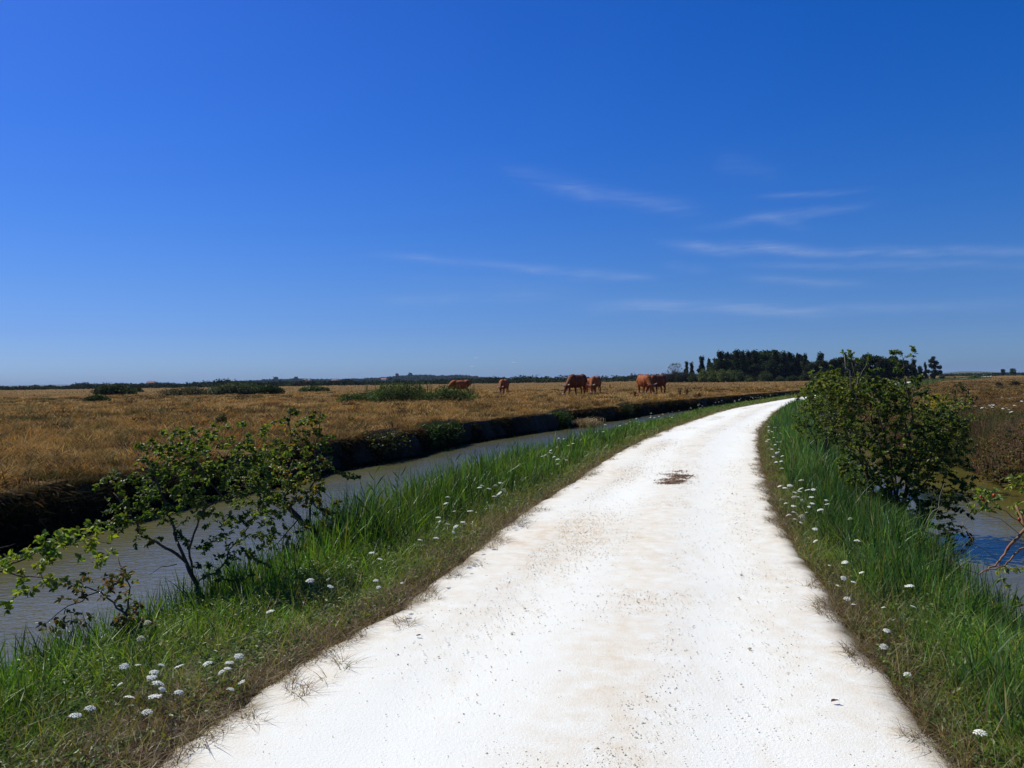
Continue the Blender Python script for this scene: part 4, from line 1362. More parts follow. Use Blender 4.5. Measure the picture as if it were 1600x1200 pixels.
simple_shrub(212, 609, 160, 26, 7, DG, 'small low dark shrub right of the rounded shrub at far left', 900)
simple_shrub(365, 618, 98, 76, 24, GG, 'grey green dome shaped shrub in the pasture left of centre', 5200)
simple_shrub(418, 617, 99, 52, 18, DG, 'dark shrub adjoining the right side of the grey green dome', 2600)
simple_shrub(372, 607, 150, 74, 16, DG, 'dark ragged shrub top behind the grey green dome', 3000, sprigs=30)
simple_shrub(292, 616, 100, 84, 16, [(.12, .09, .05), (.09, .07, .04), (.08, .085, .04)], 'brownish low thicket left of the grey green dome', 2200)
simple_shrub(490, 613, 125, 50, 10, BR, 'low green thicket between the grey dome and the bramble', 1800)
simple_shrub(560, 627, 52, 70, 16, BR, 'left low end of the long bramble in the pasture', 2400, sprigs=24)
simple_shrub(620, 629, 51, 116, 34, BR, 'tall middle of the long green bramble left of the grazing cows', 6500, sprigs=60)
simple_shrub(704, 632, 51, 90, 27, BR, 'low bramble in front of the half hidden leftmost cow', 3200, sprigs=34)
simple_shrub(345, 672, 24.5, 24, 22, [(.12, .11, .04), (.08, .085, .03)], 'small olive tuft standing in the dry pasture above the forked shrub', 900)
simple_shrub(548, 664, 24, 16, 14, BR, 'tiny bright green seedling in dry grass right of the leaning shrub', 300)
# brambles hanging down the far bank
def bank_bramble(px0, px1, pyt, pyb, Yd, cols, label, n=5000):
    s = Yd / F
    root_p = P((px0 + px1) / 2, (pyt + pyb) / 2, Yd)
    ells = []
    for i in range(8):
        px = px0 + (px1 - px0) * (i + .5) / 8
        y = Yd * (1 + (px - (px0 + px1) / 2) * .0009)
        bx = float(BT(y))
        zt = .36 + random.uniform(-.08, .14)
        yy = y
        ells.append((bx + .12, yy, -.02, .28, (px1 - px0) * s / 12 + .5, .33 + random.uniform(0, .05), 1))
        ells.append((bx - .10, yy, .26, .40, .6, .12, .4))
    base = np.array([float(BT(Yd)), Yd, .3])
    V, T, C = leaf_cloud([(e[0], e[1], e[2] + 5, *e[3:]) for e in ells], n, .055, cols)
    V[:, 2] -= 5
    root = empty('bramble', base)
    link('crown', np_mesh('bramble_crown', V - base, T, C.clip(.004, 1)), M['leaf'], root)
    paths = []
    for e in ells[::2]:
        for _ in range(3):
            yy = e[1] + random.uniform(-.5, .5)
            paths.append((wob([Vector((e[0] - .5, yy, .3)) - Vector(base), Vector((e[0] + .05, yy, .42)) - Vector(base), Vector((e[0] + .3, yy + .2, -.2)) - Vector(base)], .05, 3), [.006, .006, .005, .005, .004, .003, .002]))
    V, T = tube_mesh(paths, 5)
    link('trunk', np_mesh('bramble_stems', V, T), M['bark'], root)
    tag(root, label, 'bramble')
bank_bramble(700, 810, 640, 690, 23.0, [(.030, .05, .015), (.042, .066, .018), (.02, .034, .012)], 'dark bramble hanging down the channel bank below the pasture', 9000)
bank_bramble(862, 892, 640, 660, 31.5, [(.05, .085, .02), (.035, .06, .016)], 'small green bramble on the far channel bank below the middle cows', 2200)

bank_bramble(600, 668, 665, 700, 19.3, [(.035, .05, .018), (.06, .05, .022)], 'sparse dark scrub on the channel bank edge left of the dark bramble', 2600)
bank_bramble(955, 985, 632, 650, 39.0, [(.035, .055, .018), (.05, .05, .02)], 'tiny dark scrub clump on the far bank right of the dead reeds', 1500)

# collapsed bit of bank with dead reeds
def dead_reeds():
    c0 = (float(BT(33.0)) + .45, 33.0)
    n = 1600
    x = c0[0] + rng.normal(size=n) * .28; y = c0[1] + rng.normal(size=n) * .8
    z = np.full(n, ZW) + rng.random(n) * .2
    c = palette(n, [(.30, .22, .12), (.20, .14, .07), (.38, .30, .18)])
    V, T, C = blades(np.stack([x - c0[0], y - c0[1], z], -1), .1 + .2 * rng.random(n), .02 + .02 * rng.random(n), 1.0 + rng.random(n), c, 3)
    o = link('dead_reeds', np_mesh('dead_reeds', V, T, C), M['dry'])
    o.location = (c0[0], c0[1], 0)
    tag(o, 'heap of straw coloured dead reeds at the foot of the far channel bank', 'dead reeds')
dead_reeds()

# dry dock stalks in the pasture
def dock(px, py, hpx, label):
    x, y = GP(px, py, .3)
    s = y / F
    root = empty('dock_plant', (x, y, .28))
    paths = []; LP = []
    for k in range(5):
        a = 1.2566 * k; L = hpx * s * random.uniform(.7, 1)
        t_ = Vector((math.cos(a) * .18 * L, math.sin(a) * .18 * L, L))
        paths.append((wob([Vector((0, 0, 0)), t_ * .5, t_], .03, 3), [.01] * 4 + [.007] * 3))
        for j in range(44):
            u = .35 + .65 * random.random()
            LP.append(tuple(t_ * u + Vector((random.gauss(0, .012), random.gauss(0, .012), 0))))
    V, T = tube_mesh(paths, 5)
    link('stem', np_mesh('dock_stem', V, T), M['bark_tan'], root)
    LP = np.array(LP)
    V, T, C = leaves(LP, rng.normal(size=LP.shape), np.full(len(LP), .06), palette(len(LP), [(.17, .09, .045), (.11, .065, .03), (.22, .13, .06)]), .5)
    link('seed_heads', np_mesh('dock_seed', V, T, C), M['dry'], root)
    tag(root, label, 'dock plant')
dock(992, 622, 13, 'dark dry dock stalks left of the two right cows')
dock(1062, 621, 18, 'tall brown dock stalks just right of the rightmost cow')
dock(1073, 620, 17, 'brown dock stalks beside the tall ones, farther right')
dock(1092, 621, 8, 'single short dark dock stalk near the channel bank')
dock(953, 607, 8, 'small dark dock stalk between the two groups of cows')

# ------------------------------------------------------------------ cows
def coat(nm='red_brown_coat', k=.82):
    mt, t, b, out = new_mat(nm)
    g = t.n('ShaderNodeTexCoord').outputs['Object']
    n1 = t.noise(g, 2.2, 5, 0.6)
    c = t.ramp(n1, [(0.3, (0.19 * k, 0.034 * k, 0.004 * k)), (0.55, (0.36 * k, 0.085 * k, 0.008 * k)), (0.75, (0.50 * k, 0.17 * k, 0.022 * k))])
    t.l(c, b.inputs['Base Color'])
    b.inputs['Roughness'].default_value = .75
    bp = t.n('ShaderNodeBump'); bp.inputs['Strength'].default_value = .5; bp.inputs['Distance'].default_value = .03
    t.l(t.noise(t.mapping(g, (1, 1, .4)), 22, 4, .7), bp.inputs['Height'])
    t.l(bp.outputs[0], b.inputs['Normal'])
    return mt
M['coat'] = coat()
M['coat_dark'] = coat('dark_red_coat', .45)
M['horn'] = noise_mat('pale_horn', (.55, .48, .36), (.75, .70, .58), 20, .5, 0)
M['muzzle'] = noise_mat('pale_muzzle', (.50, .36, .26), (.66, .52, .40), 20, .7, 0)
M['hoof'] = noise_mat('hoof', (.03, .025, .02), (.07, .055, .045), 20, .6, 0)

def ellipsoid(c, r, rot=None, seg=18, rings=12):
    V, T = uv_ball(1.0, seg, rings)
    V = V * np.array(r)
    if rot is not None:
        V = V @ np.array(rot.to_3x3()).T
    return V + np.array(c), T
def capsule(a, b, r0, r1, seg=12):
    a, b = Vector(a), Vector(b)
    V, T = tube_mesh([([a + (b - a) * t for t in (0, .33, .66, 1)], [r0 + (r1 - r0) * t for t in (0, .33, .66, 1)])], seg)
    e0 = ellipsoid(tuple(a), (r0,) * 3, seg=10, rings=8); e1 = ellipsoid(tuple(b), (r1,) * 3, seg=10, rings=8)
    V2 = np.concatenate([V, e0[0], e1[0]]); T2 = np.concatenate([T, e0[1] + len(V), e1[1] + len(V) + len(e0[0])])
    return V2, T2

def make_cow(head_turn=0.0, step=0.0, coat_mat='coat'):
    """grazing cow facing +X, about 1.45 m at the back; returns the root"""
    root = empty('cow')
    A = []
    rot = lambda ry: Matrix.Rotation(ry, 4, 'Y')
    A.append(ellipsoid((0.0, 0, .98), (.80, .36, .40)))             # barrel
    A.append(ellipsoid((.55, 0, 1.00), (.36, .31, .42)))            # shoulder
    A.append(ellipsoid((.50, 0, 1.28), (.30, .12, .14)))            # withers
    A.append(ellipsoid((-.62, 0, 1.07), (.34, .31, .36)))           # rump
    A.append(ellipsoid((-.05, 0, .84), (.62, .33, .34)))            # belly
    A.append(ellipsoid((-.45, 0, .72), (.16, .14, .14)))            # udder
    A.append(ellipsoid((.62, 0, .72), (.20, .16, .22)))             # brisket
    A.append(capsule((.72, 0, 1.08), (1.10, head_turn * .12, .66), .25, .155))   # neck
    A.append(capsule((.74, 0, .92), (1.08, head_turn * .12, .58), .18, .10))   # dewlap
    hb = Vector((1.14, head_turn * .14, .60)); ht = Vector((1.34, head_turn * .34, .17))
    A.append(capsule(tuple(hb), tuple(hb.lerp(ht, .5)), .135, .10))
    A.append(capsule(tuple(hb.lerp(ht, .45)), tuple(ht), .095, .075))
    A.append(ellipsoid(tuple(hb + Vector((.03, 0, .05))), (.12, .13, .09)))   # poll
    legs = [(.58, .20, step), (.58, -.20, -step), (-.62, .20, -step), (-.62, -.20, step)]
    for i, (lx, ly, st) in enumerate(legs):
        if i < 2:
            A.append(capsule((lx, ly * .95, .85), (lx + st * .5, ly, .42), .13, .062))
            A.append(capsule((lx + st * .5, ly, .42), (lx + st, ly, .10), .058, .045))
            A.append(capsule((lx + st, ly, .10), (lx + st + .03, ly, .05), .05, .055))
        else:
            A.append(capsule((lx, ly * .9, .95), (lx + .10 + st * .3, ly, .66), .20, .12))
            A.append(capsule((lx + .10 + st * .3, ly, .66), (lx - .10 + st * .6, ly, .46), .11, .06))
            A.append(capsule((lx - .10 + st * .6, ly, .46), (lx - .04 + st, ly, .10), .058, .045))
            A.append(capsule((lx - .04 + st, ly, .10), (lx - .01 + st, ly, .05), .05, .055))
    A.append(capsule((-.92, 0, 1.26), (-.99, 0, 1.0), .045, .028))
    A.append(capsule((-.99, 0, 1.0), (-.985, 0, .55), .026, .02))
    A.append(capsule((-.985, 0, .58), (-.98, 0, .36), .036, .045))
    sdv = Vector((0, 1, 0))
    for sg in (1, -1):
        e0 = hb + Vector((-.01, sg * .12, .04)); e1 = hb + Vector((-.05, sg * .30, .0))
        A.append(capsule(tuple(e0), tuple(e0.lerp(e1, .5)), .028, .05, 8))
        A.append(capsule(tuple(e0.lerp(e1, .5)), tuple(e1), .05, .02, 8))
    Vs, Ts = [], []; o_ = 0
    for V, T in A:
        Vs.append(V); Ts.append(T + o_); o_ += len(V)
    me = np_mesh('cow_body', np.concatenate(Vs), np.concatenate(Ts), smooth=True)
    body = link('body', me, M[coat_mat], root)
    rm = body.modifiers.new('one surface', 'REMESH'); rm.mode = 'VOXEL'; rm.voxel_size = .022; rm.use_smooth_shade = True
    smm = body.modifiers.new('soften', 'SMOOTH'); smm.factor = .6; smm.iterations = 4
    for sg in (1, -1):
        h0 = hb + Vector((.02, sg * .09, .10))
        pts = [h0, h0 + Vector((.03, sg * .12, .03)), h0 + Vector((.10, sg * .22, .05)), h0 + Vector((.20, sg * .25, .12))]
        V, T = tube_mesh([(pts, [.032, .028, .020, .007])], 8)
        link('horn', np_mesh('horn', V, T, smooth=True), M['horn'], root)
        V, T = ellipsoid(tuple(hb.lerp(ht, .35) + Vector((.055, sg * .085, .0))), (.018, .014, .018), seg=8, rings=6)
        link('eye', np_mesh('eye', V, T, smooth=True), M['hoof'], root)
    V, T = ellipsoid(tuple(ht + Vector((.01, 0, -.02))), (.078, .085, .068), seg=12, rings=8)
    link('muzzle', np_mesh('muzzle', V, T, smooth=True), M['muzzle'], root)
    for i, (lx, ly, st) in enumerate(legs):
        x0 = lx + st + (.035 if i < 2 else -.005)
        V, T = tube_mesh([([Vector((x0, ly, -.01)), Vector((x0, ly, .03)), Vector((x0 - .01, ly, .075))], [.068, .064, .054])], 10)
        link('hoof', np_mesh('hoof', V, T, smooth=True), M['hoof'], root)
    return root

cowA = make_cow(.15, .10)
cowB = make_cow(-.5, -.12, 'coat_dark')
cowC = make_cow(.6, .16, 'coat')
# px, ground py, photo height in px, heading (0 = +X, to the right), label
cow_specs = [
    (cowA, 719, 626, 1.00, R(188), 'leftmost orange cow, its body half hidden behind the low bramble'),
    (cowA, 787, 623, 1.00, R(-105), 'pale orange cow grazing alone, facing the camera in the open pasture'),
    (cowB, 902, 619.5, 1.22, R(-128), 'biggest dark red cow grazing head down with pale horns, left of the middle group'),
    (cowC, 918, 616.5, 1.0, R(-75), 'small cow mostly hidden between the biggest cow and its neighbour'),
    (cowA, 930, 616.5, 1.10, R(-112), 'red cow at the right end of the middle group, facing the camera'),
    (cowC, 1007, 622.0, 1.16, R(-80), 'orange cow grazing head on at the left of the right hand pair'),
    (cowB, 1028, 620.0, 1.14, R(-132), 'red brown cow turned three quarters at the far right of the herd'),
]
used = set()
for i, (pr, px, py, sc_, hd, lab) in enumerate(cow_specs):
    dist = {0: 74, 1: 74, 2: 64, 3: 74, 4: 72, 5: 64, 6: 66}[i]
    o = pr if id(pr) not in used else copy_tree(pr)
    used.add(id(pr))
    x = (px - 800) / F * dist
    o.location = (x, dist, .29)
    o.rotation_euler = (0, 0, hd)
    o.scale = (sc_,) * 3
    tag(o, lab, 'cow', 'cows grazing in the dry pasture')

# ------------------------------------------------------------------ birds in flight
M['white_bird'] = noise_mat('white_plumage', (.75, .76, .78), (.85, .85, .85), 8, .8, 0)
M['dark_bird'] = noise_mat('dark_plumage', (.02, .02, .02), (.05, .045, .04), 8, .8, 0)
def bird(px, py, dist, span, mat, label, flap=.25, rz=0.3, group=None):
    p = P(px, py, dist)
    root = empty('bird', p, rz)
    V, T = ellipsoid((0, 0, 0), (.055 * span, .22 * span, .05 * span), seg=10, rings=8)
    V2, T2 = ellipsoid((0, .24 * span, .015 * span), (.03 * span, .05 * span, .03 * span), seg=8, rings=6)
    V = np.concatenate([V, V2]); T = np.concatenate([T, T2 + 90 + 0 * T2]) if len(V) - len(V2) == 90 else np.concatenate([T, T2 + (len(V) - len(V2))])
    link('body', np_mesh('bird_body', V, T, smooth=True), mat, root)
    for sg in (1, -1):
        Vw = []; Tw = []
        prof = [(0, .0, .16, .018), (.2, .05, .15, .016), (.36, .03, .11, .010), (.5, -.05, .02, .004)]
        for (u, yo, ch, th) in prof:
            z = math.sin(min(u / .25, 1) * 1.2) * flap * .3 * span - max(u - .25, 0) * flap * .5 * span
            xx = sg * (u * .98) * span
            Vw += [(xx, (yo + ch / 2) * span, z), (xx, yo * span, z + th * span), (xx, (yo - ch / 2) * span, z), (xx, yo * span, z - th * span * .4)]
        for i in range(3):
            for k in range(4):
                a, b = i * 4 + k, i * 4 + (k + 1) % 4
                Tw += [(a, b, b + 4), (a, b + 4, a + 4)]
        Tw += [(12, 13, 14), (12, 14, 15)]
        link('wing', np_mesh('wing', np.array(Vw), np.array(Tw)), mat, root)
    tag(root, label, 'bird', group)
bird(744, 559.5, 125, .95, M['white_bird'], 'white bird in flight, higher of the two close together over the pasture', .3, .2)
bird(738, 572.5, 125, .95, M['white_bird'], 'white bird in flight, lower of the two close together over the pasture', .1, .1)
bird(803, 566, 125, .95, M['white_bird'], 'white bird in flight right of the close pair', -.2, .3)
bird(126, 554, 170, .9, M['white_bird'], 'distant pale bird alone in the sky at far left', .2, .3)
bird(745.5, 588, 90, .42, M['dark_bird'], 'small dark bird in flight just above the distant ridge', .5, 1.0)

# ------------------------------------------------------------------ trees
def tree_proto(kind, hgt, wid, n, cols, leaf=.42, seed=0):
    random.seed(seed)
    root = empty('tree')
    ells = []; paths = []
    if kind == 'column':        # tall, narrow, ragged
        paths.append(([Vector((0, 0, -.2)), Vector((.1, 0, hgt * .4)), Vector((0, .1, hgt * .85))], [.22, .15, .04]))
        k = 13
        for i in range(k):
            u = (i + .5) / k
            z = hgt * (.10 + .84 * u)
            r = wid * .5 * (1 - .62 * u ** 1.6) * random.uniform(.7, 1.1)
            a = random.uniform(0, 6.28); q = r * random.uniform(.1, .6)
            ells.append((q * math.cos(a), q * math.sin(a), z, r * .85, r * .85, hgt * .085, r * r))
            paths.append(([Vector((0, 0, z * .75)), Vector((q * math.cos(a), q * math.sin(a), z))], [.06, .02]))
        for i in range(4):
            a = random.uniform(0, 6.28); q = wid * .3
            zt = hgt * random.uniform(.75, .95)
            ells.append((q * math.cos(a) * .6, q * math.sin(a) * .6, zt, wid * .11, wid * .11, hgt * .10, wid * .06))
    elif kind == 'round':
        paths.append(([Vector((0, 0, -.2)), Vector((0.1, 0, hgt * .3)), Vector((0, .1, hgt * .6))], [.22, .18, .07]))
        for i in range(22):
            a = random.uniform(0, 6.28); e = random.uniform(-1.0, 1.2)
            r = wid * .5
            c = Vector((math.cos(a) * math.cos(e) * r * .62, math.sin(a) * math.cos(e) * r * .62, hgt * .55 + math.sin(e) * hgt * .30))
            ells.append((c.x, c.y, c.z, wid * .20, wid * .20, hgt * .14, 1))
            paths.append(([Vector((0, 0, hgt * .3)), c], [.07, .02]))
    elif kind == 'pine':
        paths.append(([Vector((0, 0, -.2)), Vector((.1, 0, hgt * .5)), Vector((-.1, 0, hgt * .92))], [.2, .14, .04]))
        for (ux, uz, r) in [(0, .93, .13), (-.12, .80, .18), (.12, .72, .16), (-.28, .60, .15), (.25, .52, .15), (0, .55, .20), (.40, .32, .13), (-.35, .35, .14), (0, .3, .22), (.22, .25, .16), (-.15, .15, .2), (.5, .24, .07)]:
            c = Vector((ux * wid, random.uniform(-.2, .2) * wid, uz * hgt))
            ells.append((c.x, c.y, c.z, r * wid, r * wid, r * hgt * .55, r * r * 30))
            paths.append(([Vector((0, 0, c.z * .8)), c], [.06, .02]))
    elif kind == 'bare':
        paths.append(([Vector((0, 0, -.2)), Vector((.1, 0, hgt * .35))], [.2, .14]))
        for i in range(34):
            a = random.uniform(0, 6.28); e = random.uniform(.2, 1.35)
            c = Vector((math.cos(a) * math.cos(e) * wid * .5, math.sin(a) * math.cos(e) * wid * .5, hgt * .35 + math.sin(e) * hgt * .6))
            paths.append((wob([Vector((.1, 0, hgt * .3)), c * .6 + Vector((0, 0, hgt * .1)), c], .06, 3), [.08, .07, .06, .05, .04, .035, .03]))
            ells.append((c.x, c.y, c.z, wid * .07, wid * .07, hgt * .05, 1))
    elif kind == 'bush':
        for i in range(12):
            a = random.uniform(0, 6.28); q = random.random() ** .5
            hh = hgt * (1 - .5 * q * q)
            c = Vector((q * math.cos(a) * wid * .40, q * math.sin(a) * wid * .25, hh * .5))
            ells.append((c.x, c.y, c.z, wid * .16, wid * .16, hh * .48, hh))
            paths.append(([Vector((c.x * .5, c.y * .5, -.1)), c], [.05, .02]))
    V, T, C = leaf_cloud(ells, n, leaf, cols)
    link('crown', np_mesh(kind + '_crown', V, T, C.clip(.003, 1)), M['leaf_far'], root)
    V, T = tube_mesh(paths, 6)
    link('trunk', np_mesh(kind + '_trunk', V, T, smooth=True), M['bark'], root)
    random.seed(seed + 100)
    return root

TD = [(.022, .034, .016), (.032, .046, .020), (.016, .026, .014), (.042, .056, .024)]
TM = [(.040, .062, .020), (.055, .080, .026), (.030, .048, .018)]
TL = [(.12, .15, .045), (.15, .175, .06), (.09, .115, .04)]
pro = {
    'c1': tree_proto('column', 10, 3.4, 3200, TD, seed=1), 'c2': tree_proto('column', 10, 4.4, 3600, TD, seed=2), 'c3': tree_proto('column', 10, 2.2, 1900, TD, seed=3),
    'r1': tree_proto('round', 10, 8.5, 4200, TM, seed=4), 'r2': tree_proto('round', 10, 7.0, 4000, TD, seed=5),
    'p1': tree_proto('pine', 10, 6.5, 3600, TD, seed=6), 'b': tree_proto('bare', 10, 9, 700, [(.12, .10, .08), (.09, .08, .06)], .25, seed=7),
    's1': tree_proto('bush', 5, 9, 3200, TL, .34, seed=8), 's2': tree_proto('bush', 5, 9, 3200, TM, .34, seed=9), 's3': tree_proto('bush', 5, 9, 3200, [(.045, .045, .03), (.06, .055, .035), (.035, .04, .024)], .34, seed=10),
}
usedp = set()
def put_tree(key, px, pytop, dist, label, cat_='tree', group=None, wmul=1.0, name=None):
    src = pro[key]
    if key in usedp: o = copy_tree(src)
    else: o = src; usedp.add(key)
    x = (px - 800) / F * dist
    top = H - (pytop - hor(px)) * dist / F
    h0 = 5.0 if key[0] == 's' else 10.0
    sc_ = (top - .3) / h0
    o.location = (x, dist, .3)
    o.rotation_euler = (0, 0, random.uniform(0, 6.28) if key != 'p1' else 0)
    o.scale = (sc_ * wmul, sc_ * wmul, sc_)
    if name: o.name = name
    o['label'] = label; o['category'] = cat_
    if group: o['group'] = group
    return o
WG = 'trees of the dark wood beyond the pasture'
WL = 'dark tree in the dense dark wood behind the pasture'
put_tree('b', 1056, 566, 262, 'thin half bare grey tree at the left end of the dark wood', 'tree', None, 1.0)
put_tree('c1', 1073, 565, 260, 'very narrow dark tree, left one of two slim neighbours beside the half bare tree', 'tree', None, .9)
put_tree('c2', 1081, 566, 262, 'very narrow dark tree, right one of two slim neighbours beside the half bare tree', 'tree', None, .8)
put_tree('c1', 1097, 557, 258, 'narrow dark tree left of the gap in the wood', 'tree')
put_tree('c3', 1108, 560, 258, 'slim dark tree with a bare gap on its right', 'tree')
wood = [('c1', 1120, 560), ('c2', 1131, 552), ('c1', 1143, 553), ('c3', 1150, 549), ('c2', 1158, 554), ('c1', 1166, 555), ('c2', 1175, 550), ('r2', 1183, 554),
        ('c2', 1192, 549), ('r1', 1201, 546), ('r2', 1205, 545), ('c1', 1214, 550), ('r2', 1222, 554), ('c2', 1228, 552), ('c1', 1236, 554), ('r2', 1243, 557), ('c1', 1248, 554), ('c3', 1256, 555)]
for i, (k, px, py) in enumerate(wood):
    put_tree(k, px, py, 255 + (i * 37 % 30), WL, 'tree', WG, 1.5)
for i, px in enumerate(range(1128, 1262, 11)):
    put_tree(['r1', 'c2', 'r2'][i % 3], px, 559 + (i * 7 % 9), 248 + (i * 13 % 8), WL, 'tree', WG, 1.5)
put_tree('c2', 1282, 551, 250, 'dark tree standing alone between the wood and the roadside bush', 'tree')
put_tree('b', 1270, 566, 262, 'bare thin tree in the gap at the right end of the wood', 'tree')
for i, (k, px, py) in enumerate([('c1', 1126, 549), ('c3', 1137, 550), ('c1', 1152, 547), ('c1', 1161, 549), ('c3', 1170, 548), ('c1', 1180, 548), ('c1', 1211, 548), ('c3', 1226, 549), ('c1', 1233, 551), ('c3', 1247, 552), ('c3', 1258, 553), ('c2', 1112, 566), ('c2', 1262, 562)]):
    put_tree(k, px, py, 246 + (i * 5 % 7), WL, 'tree', WG, 1.15)
for i, px in enumerate(range(1268, 1316, 9)):
    put_tree(['r2', 'c2'][i % 2], px, 566 - (i % 3) * 2, 240, 'lower dark tree in the dip between the wood and the roadside bush', 'tree', 'lower dark trees right of the wood', 1.5)
# trees nearer the road, behind the bush
W2 = 'dark tree behind the large roadside bush on the right'
for k, px, py, d in [('c2', 1300, 561, 225), ('r2', 1318, 556, 225), ('r1', 1338, 558, 215), ('c2', 1352, 553, 215), ('r2', 1368, 554, 215), ('r1', 1384, 556, 215), ('c2', 1330, 562, 214), ('c2', 1376, 560, 212), ('c2', 1392, 560, 212), ('r2', 1405, 566, 212), ('r2', 1420, 568, 213), ('c2', 1438, 572, 214)]:
    put_tree(k, px, py, d, W2, 'tree', 'dark trees behind the roadside bush', 1.35)
put_tree('c2', 1399, 556, 215, 'dark ragged tree seen between the bush shoots and the lone pine', wmul=1.5)
put_tree('r2', 1412, 561, 215, 'broad dark tree just right of the bush shoots')
put_tree('c2', 1428, 561, 222, 'pointed dark tree second from the right in the clump by the distant road')
put_tree('c3', 1446, 566, 230, 'slim small dark tree just left of the lone spreading pine')
put_tree('p1', 1460, 557, 235, 'spreading dark pine at the right end of the clump by the distant road', 'pine tree', None, 1.0, 'pine_tree')
for px, d in ((1342, 63), (1358, 66), (1374, 70), (1392, 76), (1410, 84), (1322, 120), (1342, 122), (1360, 125), (1380, 130), (1400, 138)):
    put_tree('s2', px, 597, d, 'low green scrub between the large bush and the distant stretch of road', 'shrub', 'low scrub before the distant road', 1.3, 'shrub')
# undergrowth
US = 'green shrub at the foot of the dark wood'
for k, px, py, d in [('s3', 1030, 584, 255), ('s3', 1042, 580, 252), ('s3', 1055, 578, 252), ('s3', 1068, 578, 250), ('s3', 1080, 579, 250), ('s3', 1018, 588, 258)]:
    put_tree(k, px, py, d, 'dull brownish shrub at the left foot of the wood near the cows', 'shrub', 'dull shrubs at the left foot of the wood', 1.0, 'shrub')
for i, (k, px, py) in enumerate([('s2', 1088, 582), ('s1', 1108, 574), ('s1', 1135, 574), ('s2', 1152, 576), ('s2', 1170, 584), ('s2', 1195, 578), ('s2', 1218, 586), ('s2', 1238, 585), ('s2', 1258, 583), ('s2', 1120, 587), ('s2', 1145, 589), ('s1', 1172, 589), ('s2', 1205, 590), ('s2', 1275, 582), ('s2', 1295, 580), ('s2', 1318, 580)]):
    put_tree(k, px, py, 238 - (i % 4) * 3, US, 'shrub', 'green shrubs at the foot of the wood', 1.1, 'shrub')
for i, (k, px, py, d) in enumerate([('s2', 1345, 578, 213), ('s2', 1372, 579, 213), ('s2', 1402, 579, 213), ('s2', 1425, 582, 232), ('s2', 1445, 583, 235), ('s2', 1472, 586, 262), ('s2', 1492, 588, 280)]):
    put_tree(k, px, py, d, 'low green shrub under the trees beside the distant stretch of road', 'shrub', 'low shrubs by the distant road', 1.2, 'shrub')
put_tree('s1', 1520, 585, 235, 'rounded green shrub right of the visible far end of the road', 'shrub', None, 2.0, 'shrub')
put_tree('r2', 1567, 576, 430, 'left one of two small round trees on the right horizon')
put_tree('r1', 1583, 574.5, 430, 'right one of two small round trees on the right horizon')
put_tree('s3', 1561, 596, 84, 'small dark shrub in the rough ground near the right edge, left of its neighbour', 'shrub', None, 1.2, 'shrub')
put_tree('s3', 1585, 594, 84, 'small dark shrub with a pointed tip nearest the right edge on the rough ground', 'shrub', None, 1.4, 'shrub')
for key in pro:
    if key not in usedp:
        put_tree(key, 1240, 556, 280, WL, 'tree', WG)

# ------------------------------------------------------------------ far tree line, ridge and hills
M['far_wood'] = leaf_mat('far_canopy', .05, .9, .05)
def far_canopy(specs, cols, name='far_wood'):
    """many lumpy crowns; specs = arrays of x, y, z, radius x, radius z"""
    S = np.array(specs)
    n = len(S)
    per = 60
    E = np.repeat(S, per, 0)
    d = rng.normal(size=(n * per, 3)); d /= np.linalg.norm(d, axis=1, keepdims=True)
    d[:, 2] = np.abs(d[:, 2]) * 1.1 - .25
    r = .55 + .5 * rng.random(n * per)
    p = E[:, :3] + d * r[:, None] * np.stack([E[:, 3], E[:, 3], E[:, 4]], -1)
    c = np.repeat(palette(n, cols, .25), per, 0) * (1 + rng.normal(size=(n * per, 1)) * .2)
    V, T, C = leaves(p, rng.normal(size=(n * per, 3)), np.minimum(E[:, 4], E[:, 1] * .0035) * (.3 + .4 * rng.random(n * per)), c.clip(.003, 1), .85, .2)
    return link(name, np_mesh(name, V, T, C), M['far_wood'])
# hedge line across the pasture, 350..700 m
sp = []
for _ in range(3000):
    px = random.uniform(-200, 1120)
    d = random.uniform(380, 760)
    x = (px - 800) / F * d
    base = random.uniform(1.0, 2.4) + 2.4 * max(0, float(fbm(px * 1.0, 0, 60, 91)) - .45) * 2 + (random.random() < .06) * 1.6
    if 560 < px < 760: base *= .8
    if px < 330: base *= .75
    sp.append((x, d, .3 + base * .35, base * random.uniform(.9, 2.0), base * .75))
tag(far_canopy(sp, [(.030, .045, .02), (.045, .06, .025), (.025, .035, .018), (.06, .07, .03)]), 'low dark line of hedges and trees along the far edge of the pasture', 'woodland', kind='stuff')

def ridge(name, d, prof, depth, mat):
    """prof: list of (px, px height above the horizon)"""
    pxs = np.linspace(prof[0][0], prof[-1][0], 260)
    hp = np.interp(pxs, [p[0] for p in prof], [p[1] for p in prof]) * d / F
    K = 14
    V = []
    for j in range(K):
        t = j / (K - 1)
        k = math.sin(min(t * 1.6, 1) * PI / 2) * (1 if t < .7 else 1 - (t - .7) / .3)
        yy = d - depth * .5 + depth * t
        for px, h_ in zip(pxs, hp):
            V.append(((px - 800) / F * d, yy, -1 + (h_ + H) * k))
    idx = np.arange(K * len(pxs)).reshape(K, len(pxs))
    Q = np.stack([idx[:-1, :-1], idx[:-1, 1:], idx[1:, 1:], idx[1:, :-1]], -1).reshape(-1, 4)
    o = link(name, np_mesh(name, np.array(V), Q, smooth=True), mat)
    tag(o, kind='structure')
    return pxs, hp
M['hill'] = noise_mat('hill_cover', (.03, .045, .022), (.055, .07, .03), .01, .95, 0, c3=(.09, .10, .045))
